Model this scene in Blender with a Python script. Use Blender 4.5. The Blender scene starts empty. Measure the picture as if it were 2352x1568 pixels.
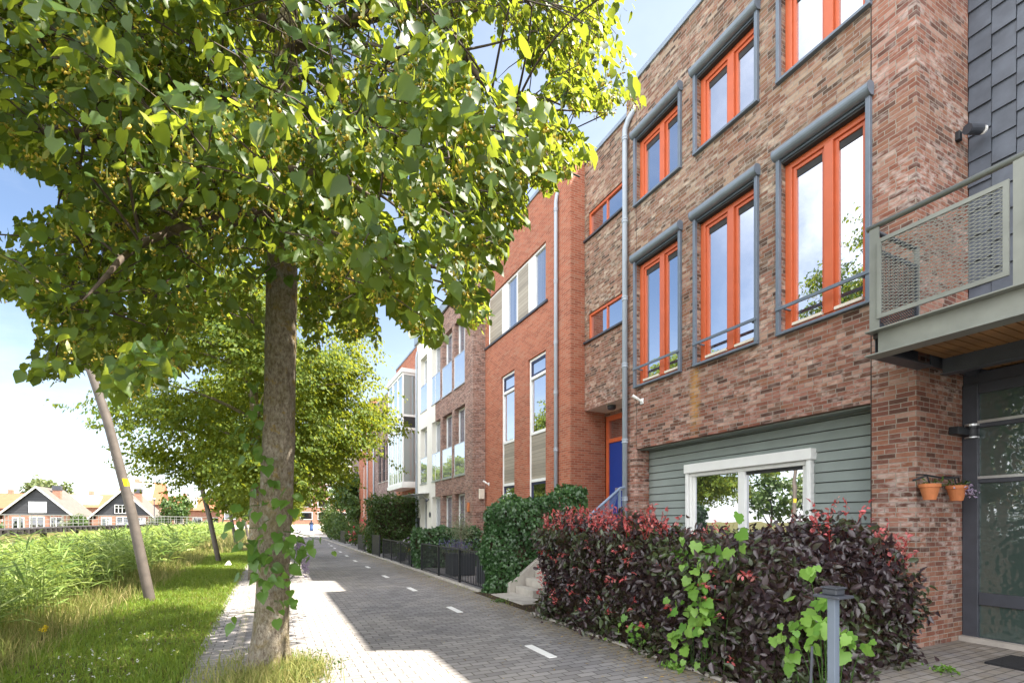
import bpy, math, random
import numpy as np
from mathutils import Vector
random.seed(7)
rng = np.random.default_rng(11)
S = bpy.context.scene
COL = S.collection
R = math.radians

# ------------------------------------------------------------------ camera constants (also used to size the near crown)
FPX, CX, HY, EYE = 1146.0, 1176.0, 1196.0, 1.6
TH = math.atan((CX - 620) / FPX)
CO, SI = math.cos(TH), math.sin(TH)
def at(x, y, z):
    lat = (x - CX) / FPX * z
    return Vector((lat * CO + z * SI, z * CO - lat * SI, EYE + (HY - y) / FPX * z))

# ------------------------------------------------------------------ helpers
def tag(o, label=None, cat=None, group=None, kind=None):
    if label: o['label'] = label
    if cat: o['category'] = cat
    if group: o['group'] = group
    if kind: o['kind'] = kind
    return o
def thing(name, loc, label, cat, group=None):
    o = bpy.data.objects.new(name, None); COL.objects.link(o)
    o.location = loc; o.empty_display_size = .2
    return tag(o, label, cat, group)
def wloc(o):
    v = Vector((0, 0, 0))
    while o is not None:
        v += o.location; o = o.parent
    return v
def link(name, me, mat, parent=None, smooth=False):
    o = bpy.data.objects.new(name, me); COL.objects.link(o)
    if mat: me.materials.append(mat)
    if parent:
        o.parent = parent
    if smooth:
        me.polygons.foreach_set('use_smooth', [True] * len(me.polygons))
    return o
def dup(root, loc=None, rotz=0, scale=1, label=None, group=None):
    r = root.copy(); COL.objects.link(r)
    if loc is not None: r.location = loc
    r.rotation_euler = (0, 0, rotz); r.scale = (scale,) * 3
    if label: r['label'] = label
    if group: r['group'] = group
    for ch in list(root.children):
        c = ch.copy(); COL.objects.link(c); c.parent = r
        for g in list(ch.children):
            d = g.copy(); COL.objects.link(d); d.parent = c
    return r

class MB:
    def __init__(s): s.v = []; s.f = []
    def quad(s, *p):
        n = len(s.v); s.v += [tuple(q) for q in p]; s.f.append(tuple(range(n, n + len(p)))); return s
    def box(s, x0, x1, y0, y1, z0, z1):
        n = len(s.v)
        s.v += [(x0,y0,z0),(x1,y0,z0),(x1,y1,z0),(x0,y1,z0),(x0,y0,z1),(x1,y0,z1),(x1,y1,z1),(x0,y1,z1)]
        s.f += [tuple(n + i for i in q) for q in ((0,3,2,1),(4,5,6,7),(0,1,5,4),(1,2,6,5),(2,3,7,6),(3,0,4,7))]
        return s
    def prism(s, pts, ext):           # polygon pts extruded by vector ext
        n = len(s.v); k = len(pts); e = Vector(ext)
        s.v += [tuple(p) for p in pts] + [tuple(Vector(p) + e) for p in pts]
        s.f.append(tuple(range(n + k - 1, n - 1, -1))); s.f.append(tuple(range(n + k, n + 2 * k)))
        for i in range(k):
            j = (i + 1) % k; s.f.append((n + i, n + j, n + k + j, n + k + i))
        return s
    def tube(s, pts, rad, seg=8, cap=True):
        pts = [Vector(p) for p in pts]
        if not hasattr(rad, '__len__'): rad = [rad] * len(pts)
        n = len(s.v); m = len(pts)
        d0 = (pts[1] - pts[0]).normalized()
        a = d0.orthogonal().normalized()
        for i, p in enumerate(pts):
            d = (pts[min(i + 1, m - 1)] - pts[max(i - 1, 0)]).normalized()
            a = (a - d * a.dot(d))
            a = a.normalized() if a.length > 1e-6 else d.orthogonal().normalized()
            b = d.cross(a)
            for k in range(seg):
                t = 2 * math.pi * k / seg
                s.v.append(tuple(p + (a * math.cos(t) + b * math.sin(t)) * rad[i]))
        for i in range(m - 1):
            for k in range(seg):
                k2 = (k + 1) % seg
                s.f.append((n + i*seg + k, n + i*seg + k2, n + (i+1)*seg + k2, n + (i+1)*seg + k))
        if cap:
            s.f.append(tuple(n + k for k in range(seg - 1, -1, -1)))
            s.f.append(tuple(n + (m-1)*seg + k for k in range(seg)))
        return s
    def lathe(s, c, prof, seg=16):    # prof list of (r, z)
        n = len(s.v); m = len(prof)
        for r, z in prof:
            for k in range(seg):
                t = 2 * math.pi * k / seg
                s.v.append((c[0] + r * math.cos(t), c[1] + r * math.sin(t), c[2] + z))
        for i in range(m - 1):
            for k in range(seg):
                k2 = (k + 1) % seg
                s.f.append((n + i*seg + k, n + i*seg + k2, n + (i+1)*seg + k2, n + (i+1)*seg + k))
        s.f.append(tuple(n + k for k in range(seg - 1, -1, -1)))
        s.f.append(tuple(n + (m-1)*seg + k for k in range(seg)))
        return s
    def wall(s, X, y0, y1, z0, z1, holes=(), depth=.3):   # wall facing -X with window holes and their reveals
        ys = sorted({y0, y1, *[h[0] for h in holes], *[h[1] for h in holes]})
        zs = sorted({z0, z1, *[h[2] for h in holes], *[h[3] for h in holes]})
        ys = [y for y in ys if y0 <= y <= y1]; zs = [z for z in zs if z0 <= z <= z1]
        for a, b in zip(ys, ys[1:]):
            for c, d in zip(zs, zs[1:]):
                my, mz = (a + b) / 2, (c + d) / 2
                if any(h[0] < my < h[1] and h[2] < mz < h[3] for h in holes): continue
                s.quad((X,b,c),(X,a,c),(X,a,d),(X,b,d))
        for h in holes:
            a, b = max(h[0], y0), min(h[1], y1); c, d = max(h[2], z0), min(h[3], z1); E = X + depth
            if a >= b or c >= d: continue
            if h[0] >= y0: s.quad((X,a,c),(E,a,c),(E,a,d),(X,a,d))
            if h[1] <= y1: s.quad((X,b,c),(X,b,d),(E,b,d),(E,b,c))
            s.quad((X,a,d),(E,a,d),(E,b,d),(X,b,d))
            s.quad((X,a,c),(X,b,c),(E,b,c),(E,a,c))
        return s
    def build(s, name, mat, parent=None, smooth=False, bevel=0):
        o0 = wloc(parent) if parent else Vector((0, 0, 0))
        me = bpy.data.meshes.new(name)
        me.from_pydata([(v[0]-o0.x, v[1]-o0.y, v[2]-o0.z) for v in s.v], [], s.f)
        me.update()
        o = link(name, me, mat, parent, smooth)
        if bevel:
            b = o.modifiers.new('Bevel', 'BEVEL'); b.width = bevel; b.segments = 2; b.limit_method = 'ANGLE'
        return o

def npmesh(name, V, F, mat, parent=None, tint=None, smooth=False):
    """V (n,3) ; F list of (count, k) int arrays ; tint per vertex"""
    if parent is not None:
        o0 = wloc(parent); V = V - np.array(o0)
    me = bpy.data.meshes.new(name)
    me.vertices.add(len(V)); me.vertices.foreach_set('co', np.ascontiguousarray(V, dtype=np.float32).ravel())
    loops = np.concatenate([f.ravel() for f in F]).astype(np.int32)
    tot = np.concatenate([np.full(len(f), f.shape[1], np.int32) for f in F])
    start = np.concatenate([[0], np.cumsum(tot)[:-1]]).astype(np.int32)
    me.loops.add(len(loops)); me.loops.foreach_set('vertex_index', loops)
    me.polygons.add(len(tot)); me.polygons.foreach_set('loop_start', start); me.polygons.foreach_set('loop_total', tot)
    me.update(calc_edges=True); me.validate()
    if tint is not None and len(me.vertices) == len(tint):
        a = me.attributes.new('tint', 'FLOAT', 'POINT'); a.data.foreach_set('value', tint.astype(np.float32))
    return link(name, me, mat, parent, smooth)

# leaf templates: vertices (x across, y base to tip, z up) and faces
LIME = (np.array([(0,0,0),(0,.3,-.02),(0,.66,-.05),(0,1.1,-.16),(-.27,-.09,.05),(-.52,.2,.07),(-.45,.58,.03),(.27,-.09,.05),(.52,.2,.07),(.45,.58,.03)]),
        [(0,1,5,4),(1,2,6,5),(2,3,6),(0,7,8,1),(1,8,9,2),(2,9,3)])
OVAL = (np.array([(0,0,0),(0,.5,-.06),(0,1.06,-.2),(-.25,.24,.07),(-.27,.6,.03),(.25,.24,.07),(.27,.6,.03)]),
        [(0,1,4,3),(1,2,4),(0,5,6,1),(1,6,2)])
STAR = (np.array([(0,.36,.04),(0,0,0),(-.42,-.08,-.02),(-.32,.24,0),(-.56,.5,-.05),(-.2,.58,0),(0,1,-.1),(.2,.58,0),(.56,.5,-.05),(.32,.24,0),(.42,-.08,-.02)]),
        [(0,2,1),(0,3,2),(0,4,3),(0,5,4),(0,6,5),(0,7,6),(0,8,7),(0,9,8),(0,10,9),(0,1,10)])
VINE = (np.array([(0,.42,.05),(0,0,0),(-.3,-.16,.02),(-.55,.06,0),(-.47,.25,.02),(-.6,.45,-.02),(-.4,.62,.01),(-.3,.84,-.02),(0,1.1,-.1),(.3,.84,-.02),(.4,.62,.01),(.6,.45,-.02),(.47,.25,.02),(.55,.06,0),(.3,-.16,.02)]),
        [(0,i+1,i) for i in range(1,14)] + [(0,1,14)])
DIA = (np.array([(0,0,0),(-.4,.5,.06),(0,1,-.12),(.4,.5,.06),(0,.5,-.04)]), [(0,4,1),(1,4,2),(0,3,4),(4,3,2)])
FAR = (np.array([(0,0,0),(-.42,.45,.1),(0,1,-.1),(.42,.45,.1)]), [(0,2,1),(0,3,2)])
NARROW = (np.array([(0,0,0),(-.12,.35,.02),(-.1,.75,0),(0,1,-.05),(.1,.75,0),(.12,.35,.02)]), [(0,5,1),(1,5,4,2),(2,4,3)])
PETAL = (np.array([(0,0,0),(-.5,.5,.2),(0,1,0),(.5,.5,-.2),(0,.5,.6)]), [(0,3,4),(0,4,1),(1,4,2),(4,3,2),(0,1,2,3)])

def unit(a): return a / np.maximum(np.linalg.norm(a, axis=1, keepdims=True), 1e-9)
def leaf_mesh(name, tmpl, P, T, N, Sz, mat, parent=None, tint=None, curl=(.4,2.4)):
    P, T, N = np.asarray(P, float), unit(np.asarray(T, float)), np.asarray(N, float)
    N = unit(N - T * (N * T).sum(1, keepdims=True)); X = np.cross(T, N)
    tv, tf = tmpl; n, k = len(P), len(tv)
    V = P[:, None, :] + np.asarray(Sz)[:, None, None] * (X[:, None, :] * (tv[None, :, 0:1] * rng.uniform(.78, 1.1, n)[:, None, None]) + T[:, None, :] * tv[None, :, 1:2] + N[:, None, :] * (tv[None, :, 2:3] * rng.uniform(*curl, n)[:, None, None]))
    off = (np.arange(n) * k)[:, None]
    F = []
    for q in (3, 4):
        fs = np.array([f for f in tf if len(f) == q])
        if len(fs): F.append((off[:, :, None] + fs[None]).reshape(-1, q))
    if tint is None: tint = rng.random(n)
    return npmesh(name, V.reshape(-1, 3), F, mat, parent, np.repeat(tint, k))
def rdir(n): return unit(rng.normal(size=(n, 3)))

def blades(name, P, Hh, W, lean, mat, parent=None, tint=None, stiff=.5):
    """curved grass blades: base points, heights, widths, lean vectors (horizontal)"""
    n = len(P); az = rng.random(n) * 2 * np.pi
    side = np.stack([np.cos(az), np.sin(az), np.zeros(n)], 1) * W[:, None]
    up = np.zeros((n, 3)); up[:, 2] = 1
    def pt(t): return P + up * (Hh * (t - .18 * t * t * np.minimum(np.linalg.norm(lean, axis=1), 2)))[:, None] + lean * (Hh * t ** 2)[:, None] * stiff
    V = np.stack([pt(0.)-side*.5, pt(0.)+side*.5, pt(.4)-side*.5, pt(.4)+side*.5, pt(.75)-side*.35, pt(.75)+side*.35, pt(1.)], 1)
    off = (np.arange(n) * 7)[:, None]
    q = (off[:, :, None] + np.array([(0,1,3,2),(2,3,5,4)])[None]).reshape(-1, 4)
    t3 = (off[:, :, None] + np.array([(4,5,6)])[None]).reshape(-1, 3)
    if tint is None: tint = rng.random(n)
    return npmesh(name, V.reshape(-1, 3), [t3, q], mat, parent, np.repeat(tint, 7))

# ------------------------------------------------------------------ materials
def new(name):
    m = bpy.data.materials.new(name); m.use_nodes = True
    nt = m.node_tree; b = nt.nodes['Principled BSDF']
    return m, nt, nt.nodes, nt.links, b
def math_(nt, op, a, b=None, c=None):
    n = nt.nodes.new('ShaderNodeMath'); n.operation = op
    for i, x in enumerate((a, b, c)):
        if x is None: continue
        if isinstance(x, (int, float)): n.inputs[i].default_value = x
        else: nt.links.new(x, n.inputs[i])
    return n.outputs[0]
def ramp(nt, fac, stops, interp='LINEAR'):
    r = nt.nodes.new('ShaderNodeValToRGB'); r.color_ramp.interpolation = interp
    e = r.color_ramp.elements
    while len(e) < len(stops): e.new(.5)
    for el, (p, c) in zip(e, stops): el.position = p; el.color = (*c, 1) if len(c) == 3 else c
    nt.links.new(fac, r.inputs[0]); return r.outputs[0]
def mixc(nt, fac, a, b, mode='MIX'):
    m = nt.nodes.new('ShaderNodeMix'); m.data_type = 'RGBA'; m.blend_type = mode
    for s, x in ((m.inputs[0], fac), (m.inputs[6], a), (m.inputs[7], b)):
        if isinstance(x, (int, float)): s.default_value = x
        elif isinstance(x, tuple): s.default_value = (*x, 1)
        else: nt.links.new(x, s)
    return m.outputs[2]
def noise(nt, vec, scale, detail=4, rough=.55):
    n = nt.nodes.new('ShaderNodeTexNoise'); n.inputs['Scale'].default_value = scale; n.inputs['Detail'].default_value = detail
    n.inputs['Roughness'].default_value = rough
    if vec is not None: nt.links.new(vec, n.inputs['Vector'])
    return n.outputs['Fac']
def bump(nt, b, h, strength=.3, dist=.01):
    n = nt.nodes.new('ShaderNodeBump'); n.inputs['Strength'].default_value = strength; n.inputs['Distance'].default_value = dist
    nt.links.new(h, n.inputs['Height']); nt.links.new(n.outputs[0], b.inputs['Normal'])
def pos(nt): return nt.nodes.new('ShaderNodeNewGeometry').outputs['Position']
def objpos(nt): return nt.nodes.new('ShaderNodeTexCoord').outputs['Object']
def sepxyz(nt, v):
    s = nt.nodes.new('ShaderNodeSeparateXYZ'); nt.links.new(v, s.inputs[0]); return s.outputs
def comb(nt, x, y, z=0.0):
    c = nt.nodes.new('ShaderNodeCombineXYZ')
    for i, q in enumerate((x, y, z)):
        if isinstance(q, (int, float)): c.inputs[i].default_value = q
        else: nt.links.new(q, c.inputs[i])
    return c.outputs[0]

def plain(name, col, rough=.5, metal=0, var=.12, scale=6, bmp=0, spec=.5):
    m, nt, N, L, b = new(name)
    p = objpos(nt)
    n = noise(nt, p, scale, 5)
    hi = tuple(min(1, c * (1 + var)) for c in col); lo = tuple(c * (1 - var) for c in col)
    L.new(ramp(nt, n, [(.3, lo), (.7, hi)]), b.inputs['Base Color'])
    b.inputs['Roughness'].default_value = rough; b.inputs['Metallic'].default_value = metal
    b.inputs['Specular IOR Level'].default_value = spec
    if bmp: bump(nt, b, noise(nt, p, scale * 12, 4), bmp, .004)
    return m

def brick(name, stops, mortar, const=False, bloom=.0, bloomcol=(.62,.52,.47), wild=True, tintA=(1,1,1), tintB=(1,1,1), stain_tint=False, bw=.22, rh=.0635):
    m, nt, N, L, b = new(name)
    p = pos(nt); x, y, z = sepxyz(nt, p)
    u = math_(nt, 'ADD', x, y)
    vec = comb(nt, u, z)
    t = N.new('ShaderNodeTexBrick'); L.new(vec, t.inputs['Vector'])
    t.offset = .5; t.offset_frequency = 2
    t.squash = .62 if wild else 1.0; t.squash_frequency = 3
    if wild: t.offset = .37
    t.inputs['Color1'].default_value = (0,0,0,1); t.inputs['Color2'].default_value = (1,1,1,1); t.inputs['Mortar'].default_value = (.5,.5,.5,1)
    t.inputs['Scale'].default_value = 1; t.inputs['Brick Width'].default_value = bw; t.inputs['Row Height'].default_value = rh
    t.inputs['Mortar Size'].default_value = .0055; t.inputs['Mortar Smooth'].default_value = .25; t.inputs['Bias'].default_value = 0
    base = ramp(nt, t.outputs['Color'], stops, 'CONSTANT' if const else 'LINEAR')
    fine = noise(nt, vec, 30, 5, .7)
    base = mixc(nt, .45, base, ramp(nt, fine, [(.25, (.55,.52,.5)), (.75, (1.35,1.3,1.3))]), 'MULTIPLY')
    big = noise(nt, vec, .55, 4)
    base = mixc(nt, 1.0, base, ramp(nt, big, [(.35, tintA), (.65, tintB)]), 'MULTIPLY')
    if bloom:
        sel = math_(nt, 'GREATER_THAN', noise(nt, comb(nt, math_(nt,'SNAP',u,.11), math_(nt,'SNAP',z,rh)), 3.1, 2), .5)
        bl = noise(nt, comb(nt, math_(nt,'MULTIPLY',u,7.0), math_(nt,'MULTIPLY',z,17.0)), 1.0, 3)
        rg = noise(nt, vec, .9, 3)
        f = math_(nt, 'MULTIPLY', ramp(nt, bl, [(.42, (0,0,0)), (.62, (1,1,1))]), ramp(nt, rg, [(.38, (.12,)*3), (.6, (1,)*3)]))
        f = math_(nt, 'MULTIPLY', math_(nt, 'MULTIPLY', f, math_(nt, 'ADD', math_(nt,'MULTIPLY',sel,.75), .25)), bloom)
        base = mixc(nt, f, base, bloomcol)
    if stain_tint:   # rust streak under one window, redder tone low down, greyer green high up
        d = math_(nt, 'ABSOLUTE', math_(nt, 'SUBTRACT', y, 7.03))
        sy = ramp(nt, d, [(.03, (1,1,1)), (.17, (0,0,0))])
        sz = ramp(nt, math_(nt,'MULTIPLY',z,.1), [(.31, (0,0,0)), (.37, (1,1,1)), (.44, (1,1,1)), (.455, (0,0,0))])
        f = math_(nt, 'MULTIPLY', math_(nt, 'MULTIPLY', sy, sz), math_(nt,'MULTIPLY',noise(nt, vec, 9, 3),1.0))
        base = mixc(nt, f, base, (.55,.3,.06))
        hi = ramp(nt, math_(nt,'ADD',math_(nt,'MULTIPLY',z,.1), math_(nt,'MULTIPLY',big,.25)), [(.42, (1.08,.95,.93)), (.85, (.93,.99,.88))])
        base = mixc(nt, 1.0, base, hi, 'MULTIPLY')
    mort = mixc(nt, .5, mortar, ramp(nt, noise(nt, vec, 14, 3), [(.3, tuple(c*.6 for c in mortar)), (.7, tuple(min(1,c*1.3) for c in mortar))]))
    L.new(mixc(nt, t.outputs['Fac'], base, mort), b.inputs['Base Color'])
    b.inputs['Roughness'].default_value = .82; b.inputs['Specular IOR Level'].default_value = .3
    h = math_(nt, 'ADD', math_(nt, 'MULTIPLY', math_(nt, 'SUBTRACT', 1.0, t.outputs['Fac']), 1.0), math_(nt, 'MULTIPLY', fine, .5))
    bump(nt, b, h, .55, .008)
    return m

def leafmat(name, stops, trans, tfac=.35, rough=.42, spec=.45):
    m, nt, N, L, b = new(name)
    a = N.new('ShaderNodeAttribute'); a.attribute_name = 'tint'
    col = ramp(nt, a.outputs['Fac'], stops)
    L.new(col, b.inputs['Base Color']); b.inputs['Roughness'].default_value = rough; b.inputs['Specular IOR Level'].default_value = spec
    tr = N.new('ShaderNodeBsdfTranslucent')
    L.new(mixc(nt, .35, trans, col), tr.inputs['Color'])
    mx = N.new('ShaderNodeMixShader'); mx.inputs[0].default_value = tfac
    L.new(b.outputs[0], mx.inputs[1]); L.new(tr.outputs[0], mx.inputs[2])
    L.new(mx.outputs[0], N['Material Output'].inputs['Surface'])
    return m

def glass(name, inner, refl=.35, wob=.02, wscale=3.0, curtain=False):
    m, nt, N, L, b = new(name)
    if curtain:
        x, y, z = sepxyz(nt, pos(nt))
        w = noise(nt, comb(nt, math_(nt,'ADD',math_(nt,'MULTIPLY',x,14.0),math_(nt,'MULTIPLY',y,14.0)), math_(nt,'MULTIPLY',z,.15)), 1.0, 2)
        L.new(ramp(nt, w, [(.35, tuple(c*.55 for c in inner)), (.65, inner)]), b.inputs['Base Color'])
    else:
        b.inputs['Base Color'].default_value = (*inner, 1)
    b.inputs['Roughness'].default_value = .6; b.inputs['Specular IOR Level'].default_value = 0
    g = N.new('ShaderNodeBsdfGlossy'); g.inputs['Roughness'].default_value = .004; g.inputs['Color'].default_value = (.93,.95,1,1)
    bp = N.new('ShaderNodeBump'); bp.inputs['Strength'].default_value = wob; bp.inputs['Distance'].default_value = .05
    L.new(noise(nt, pos(nt), wscale, 1), bp.inputs['Height']); L.new(bp.outputs[0], g.inputs['Normal'])
    fr = N.new('ShaderNodeFresnel'); fr.inputs['IOR'].default_value = 1.5
    f = math_(nt, 'ADD', math_(nt, 'MULTIPLY', fr.outputs[0], 1 - refl), refl)
    mx = N.new('ShaderNodeMixShader'); L.new(f, mx.inputs[0]); L.new(b.outputs[0], mx.inputs[1]); L.new(g.outputs[0], mx.inputs[2])
    L.new(mx.outputs[0], N['Material Output'].inputs['Surface'])
    return m

def boards(name, col, axis='z', pitch=.1, dark=.6, rough=.6):
    m, nt, N, L, b = new(name)
    p = pos(nt); x, y, z = sepxyz(nt, p)
    grain = noise(nt, comb(nt, math_(nt,'MULTIPLY',x,2.0), math_(nt,'MULTIPLY',y,2.0), math_(nt,'MULTIPLY',z,60.0)), 1.0, 4)
    fl = math_(nt, 'FLOOR', math_(nt, 'DIVIDE', z, pitch))
    wn = N.new('ShaderNodeTexWhiteNoise'); wn.noise_dimensions = '1D'; L.new(fl, wn.inputs['W'])
    v = math_(nt, 'ADD', math_(nt,'MULTIPLY',grain,.6), math_(nt,'MULTIPLY',wn.outputs['Value'],.4))
    c = ramp(nt, v, [(.2, tuple(q*dark for q in col)), (.8, tuple(min(1,q*1.25) for q in col))])
    fr = math_(nt, 'FRACT', math_(nt, 'DIVIDE', z, pitch))
    gv = math_(nt, 'LESS_THAN', fr, .07)
    L.new(mixc(nt, math_(nt,'MULTIPLY',gv,.8), c, tuple(q*.25 for q in col)), b.inputs['Base Color'])
    b.inputs['Roughness'].default_value = rough
    bump(nt, b, math_(nt,'SUBTRACT',math_(nt,'MULTIPLY',grain,.2),gv), .4, .005)
    return m

def paving(name):
    m, nt, N, L, b = new(name)
    p = pos(nt); x, y, z = sepxyz(nt, p)
    vec = comb(nt, x, y)
    t = N.new('ShaderNodeTexBrick'); L.new(vec, t.inputs['Vector'])
    t.offset = .5; t.squash = 1
    t.inputs['Color1'].default_value = (0,0,0,1); t.inputs['Color2'].default_value = (1,1,1,1); t.inputs['Mortar'].default_value = (.5,.5,.5,1)
    t.inputs['Scale'].default_value = 1; t.inputs['Brick Width'].default_value = .212; t.inputs['Row Height'].default_value = .107
    t.inputs['Mortar Size'].default_value = .006; t.inputs['Mortar Smooth'].default_value = .3
    base = ramp(nt, t.outputs['Color'], [(0, (.20,.19,.188)), (.5, (.25,.238,.234)), (1, (.31,.295,.286))])
    fine = noise(nt, vec, 120, 4, .7)
    base = mixc(nt, .5, base, ramp(nt, fine, [(.3, (.7,.7,.7)), (.7, (1.3,1.28,1.27))]), 'MULTIPLY')
    big = noise(nt, vec, .7, 4)
    base = mixc(nt, 1.0, base, ramp(nt, big, [(.35, (.86,.86,.88)), (.65, (1.1,1.08,1.05))]), 'MULTIPLY')
    # sandy, lime-blossom dust gathers along the garden edge
    xe = math_(nt, 'SUBTRACT', x, math_(nt, 'MULTIPLY', math_(nt, 'MAXIMUM', math_(nt,'SUBTRACT',y,22.0), 0.0), .05))
    e = math_(nt, 'MULTIPLY', ramp(nt, math_(nt,'MULTIPLY',xe,.1), [(.325, (0,0,0)), (.40, (1,1,1)), (.5, (.7,.7,.7))]), ramp(nt, noise(nt, vec, 5, 5, .75), [(.36, (0,0,0)), (.6, (1,1,1))]))
    base = mixc(nt, math_(nt,'MULTIPLY',e,.7), base, (.25,.20,.13))
    mort = mixc(nt, ramp(nt, big, [(.4,(0,0,0)),(.6,(1,1,1))]), (.05,.046,.04), (.085,.078,.055))
    L.new(mixc(nt, t.outputs['Fac'], base, mort), b.inputs['Base Color'])
    b.inputs['Roughness'].default_value = .8; b.inputs['Specular IOR Level'].default_value = .35
    bump(nt, b, math_(nt,'SUBTRACT',math_(nt,'MULTIPLY',fine,.25),math_(nt,'MULTIPLY',t.outputs['Fac'],1.0)), .5, .008)
    return m

def soil(name, a, bcol, c):
    m, nt, N, L, b = new(name)
    p = pos(nt)
    L.new(mixc(nt, noise(nt, p, 60, 3), ramp(nt, noise(nt, p, .8, 6), [(.3, a), (.55, bcol), (.75, c)]), ramp(nt, noise(nt, p, 25, 4), [(.3, a), (.7, c)])), b.inputs['Base Color'])
    b.inputs['Roughness'].default_value = .95; b.inputs['Specular IOR Level'].default_value = .1
    bump(nt, b, noise(nt, p, 40, 5), .5, .02)
    return m

def barkmat(name, lichen=True):
    m, nt, N, L, b = new(name)
    p = objpos(nt); x, y, z = sepxyz(nt, p)
    v = comb(nt, math_(nt,'MULTIPLY',x,2.0), math_(nt,'MULTIPLY',y,2.0), z)
    n1 = noise(nt, v, 19, 8, .75)
    c = ramp(nt, n1, [(.3, (.065,.052,.04)), (.42, (.19,.155,.115)), (.54, (.32,.28,.22)), (.7, (.48,.44,.37))])
    if lichen:
        f = ramp(nt, noise(nt, p, 6, 6, .65), [(.56, (0,0,0)), (.63, (1,1,1))])
        hz = ramp(nt, math_(nt,'MULTIPLY',z,.1), [(.08, (.35,)*3), (.26, (1,)*3)])
        c = mixc(nt, math_(nt,'MULTIPLY',math_(nt,'MULTIPLY',f,hz),.75), c, (.33,.23,.045))
        c = mixc(nt, math_(nt,'MULTIPLY',ramp(nt, noise(nt, p, 3.2, 6, .7), [(.44, (0,0,0)), (.62, (1,1,1))]),.55), c, (.19,.165,.06))
        c = mixc(nt, math_(nt,'MULTIPLY',ramp(nt, noise(nt, p, 11, 4), [(.6, (0,0,0)), (.68, (1,1,1))]),.5), c, (.36,.38,.33))
    L.new(c, b.inputs['Base Color']); b.inputs['Roughness'].default_value = .9; b.inputs['Specular IOR Level'].default_value = .15
    bump(nt, b, n1, 1.0, .055)
    return m

M = {}
M['brick_brown'] = brick('brown_brick', [(0,(.085,.045,.035)),(.1,(.20,.085,.062)),(.24,(.27,.13,.105)),(.38,(.14,.068,.048)),(.46,(.36,.23,.19)),(.56,(.22,.098,.07)),(.68,(.17,.10,.075)),(.78,(.30,.16,.13)),(.88,(.24,.115,.075)),(.95,(.38,.27,.235))], (.27,.24,.205), const=True, bloom=.5, bloomcol=(.68,.56,.50), tintA=(.86,.88,.82), tintB=(1.05,1.0,.92), stain_tint=True)
M['brick_pier'] = brick('pier_brick', [(0,(.11,.05,.035)),(.15,(.22,.085,.055)),(.35,(.28,.125,.08)),(.5,(.17,.07,.05)),(.65,(.31,.15,.105)),(.8,(.24,.10,.062)),(.92,(.36,.22,.17))], (.30,.27,.225), const=True, bloom=.6, tintA=(.85,.9,.85), tintB=(1.1,1.0,1.0))
M['brick_red'] = brick('red_brick', [(0,(.28,.085,.05)),(.4,(.36,.11,.062)),(.8,(.41,.135,.078)),(1,(.36,.16,.105))], (.36,.28,.2), wild=False, tintA=(.95,.95,.95), tintB=(1.04,1.03,1.0))
M['brick_white_house'] = brick('russet_brick', [(0,(.13,.065,.05)),(.5,(.23,.115,.085)),(1,(.33,.19,.145))], (.36,.32,.28), bloom=.3, wild=True)
M['brick_purple'] = brick('purple_brown_brick', [(0,(.11,.065,.06)),(.5,(.18,.105,.095)),(1,(.26,.17,.155))], (.33,.3,.28), bloom=.5)
M['brick_far'] = brick('far_brick', [(0,(.3,.12,.08)),(1,(.42,.2,.13))], (.4,.34,.28), wild=False)
M['stucco'] = plain('cream_render', (.74,.71,.64), .9, var=.06, scale=1.2, bmp=.15)
M['zinc'] = plain('grey_zinc', (.26,.31,.37), .5, .25, var=.12, scale=3)
M['pipe'] = plain('grey_plastic_pipe', (.36,.41,.47), .45, var=.06)
M['orange'] = plain('orange_paint', (.53,.115,.042), .38, var=.06, scale=4)
M['steel_blue'] = plain('slate_grey_paint', (.13,.16,.20), .4, var=.1, scale=5)
M['roller'] = plain('roller_grey', (.20,.235,.27), .42, .2, var=.1, scale=5)
M['dark'] = plain('dark_recess', (.035,.035,.035), .8, var=.2)
M['joint'] = plain('expansion_joint', (.03,.022,.02), .9, var=.2)
M['white'] = plain('white_paint', (.80,.80,.78), .4, var=.03)
M['cream'] = plain('cream_vent', (.70,.64,.54), .5, var=.05)
M['navy'] = plain('navy_paint', (.02,.025,.07), .4, var=.1)
M['blue_door'] = plain('blue_paint', (.012,.045,.26), .35, var=.05)
M['clad'] = plain('grey_green_board', (.235,.27,.255), .55, var=.08, scale=2.5, bmp=.05)
M['slate'] = plain('slate_tile', (.085,.10,.125), .5, var=.22, scale=5, bmp=.12)
M['steel'] = plain('green_grey_steel', (.25,.26,.235), .5, .3, var=.14, scale=3, bmp=.05)
M['black_metal'] = plain('black_metal', (.02,.022,.026), .45, .2, var=.15)
M['charcoal'] = plain('charcoal_frame', (.05,.055,.068), .45, var=.12)
M['silver'] = plain('silver_metal', (.55,.56,.56), .35, .7, var=.06)
M['concrete'] = plain('concrete', (.40,.37,.33), .9, var=.2, scale=4, bmp=.3)
M['terracotta'] = plain('terracotta', (.5,.17,.06), .75, var=.15, scale=8)
M['mat'] = plain('coir_mat', (.015,.015,.017), .95, var=.3, scale=60, bmp=.4)
M['bluerail'] = plain('blue_grey_paint', (.20,.26,.36), .45, var=.08)
M['planter'] = plain('anthracite_planter', (.045,.05,.06), .5, var=.1)
M['bluepot'] = plain('blue_grey_pot', (.17,.21,.29), .5, var=.1)
M['timber'] = boards('weathered_timber', (.33,.29,.23), pitch=.115)
M['ceiling'] = plain('brown_slat', (.26,.135,.05), .6, var=.35, scale=3)
M['dark_timber'] = boards('black_timber', (.05,.052,.06), pitch=.16)
M['deckwood'] = plain('dark_deck_wood', (.035,.03,.028), .85, var=.3, scale=2)
M['postwood'] = plain('rusty_brown_mast', (.085,.07,.06), .75, var=.22, scale=5, bmp=.25)
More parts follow.
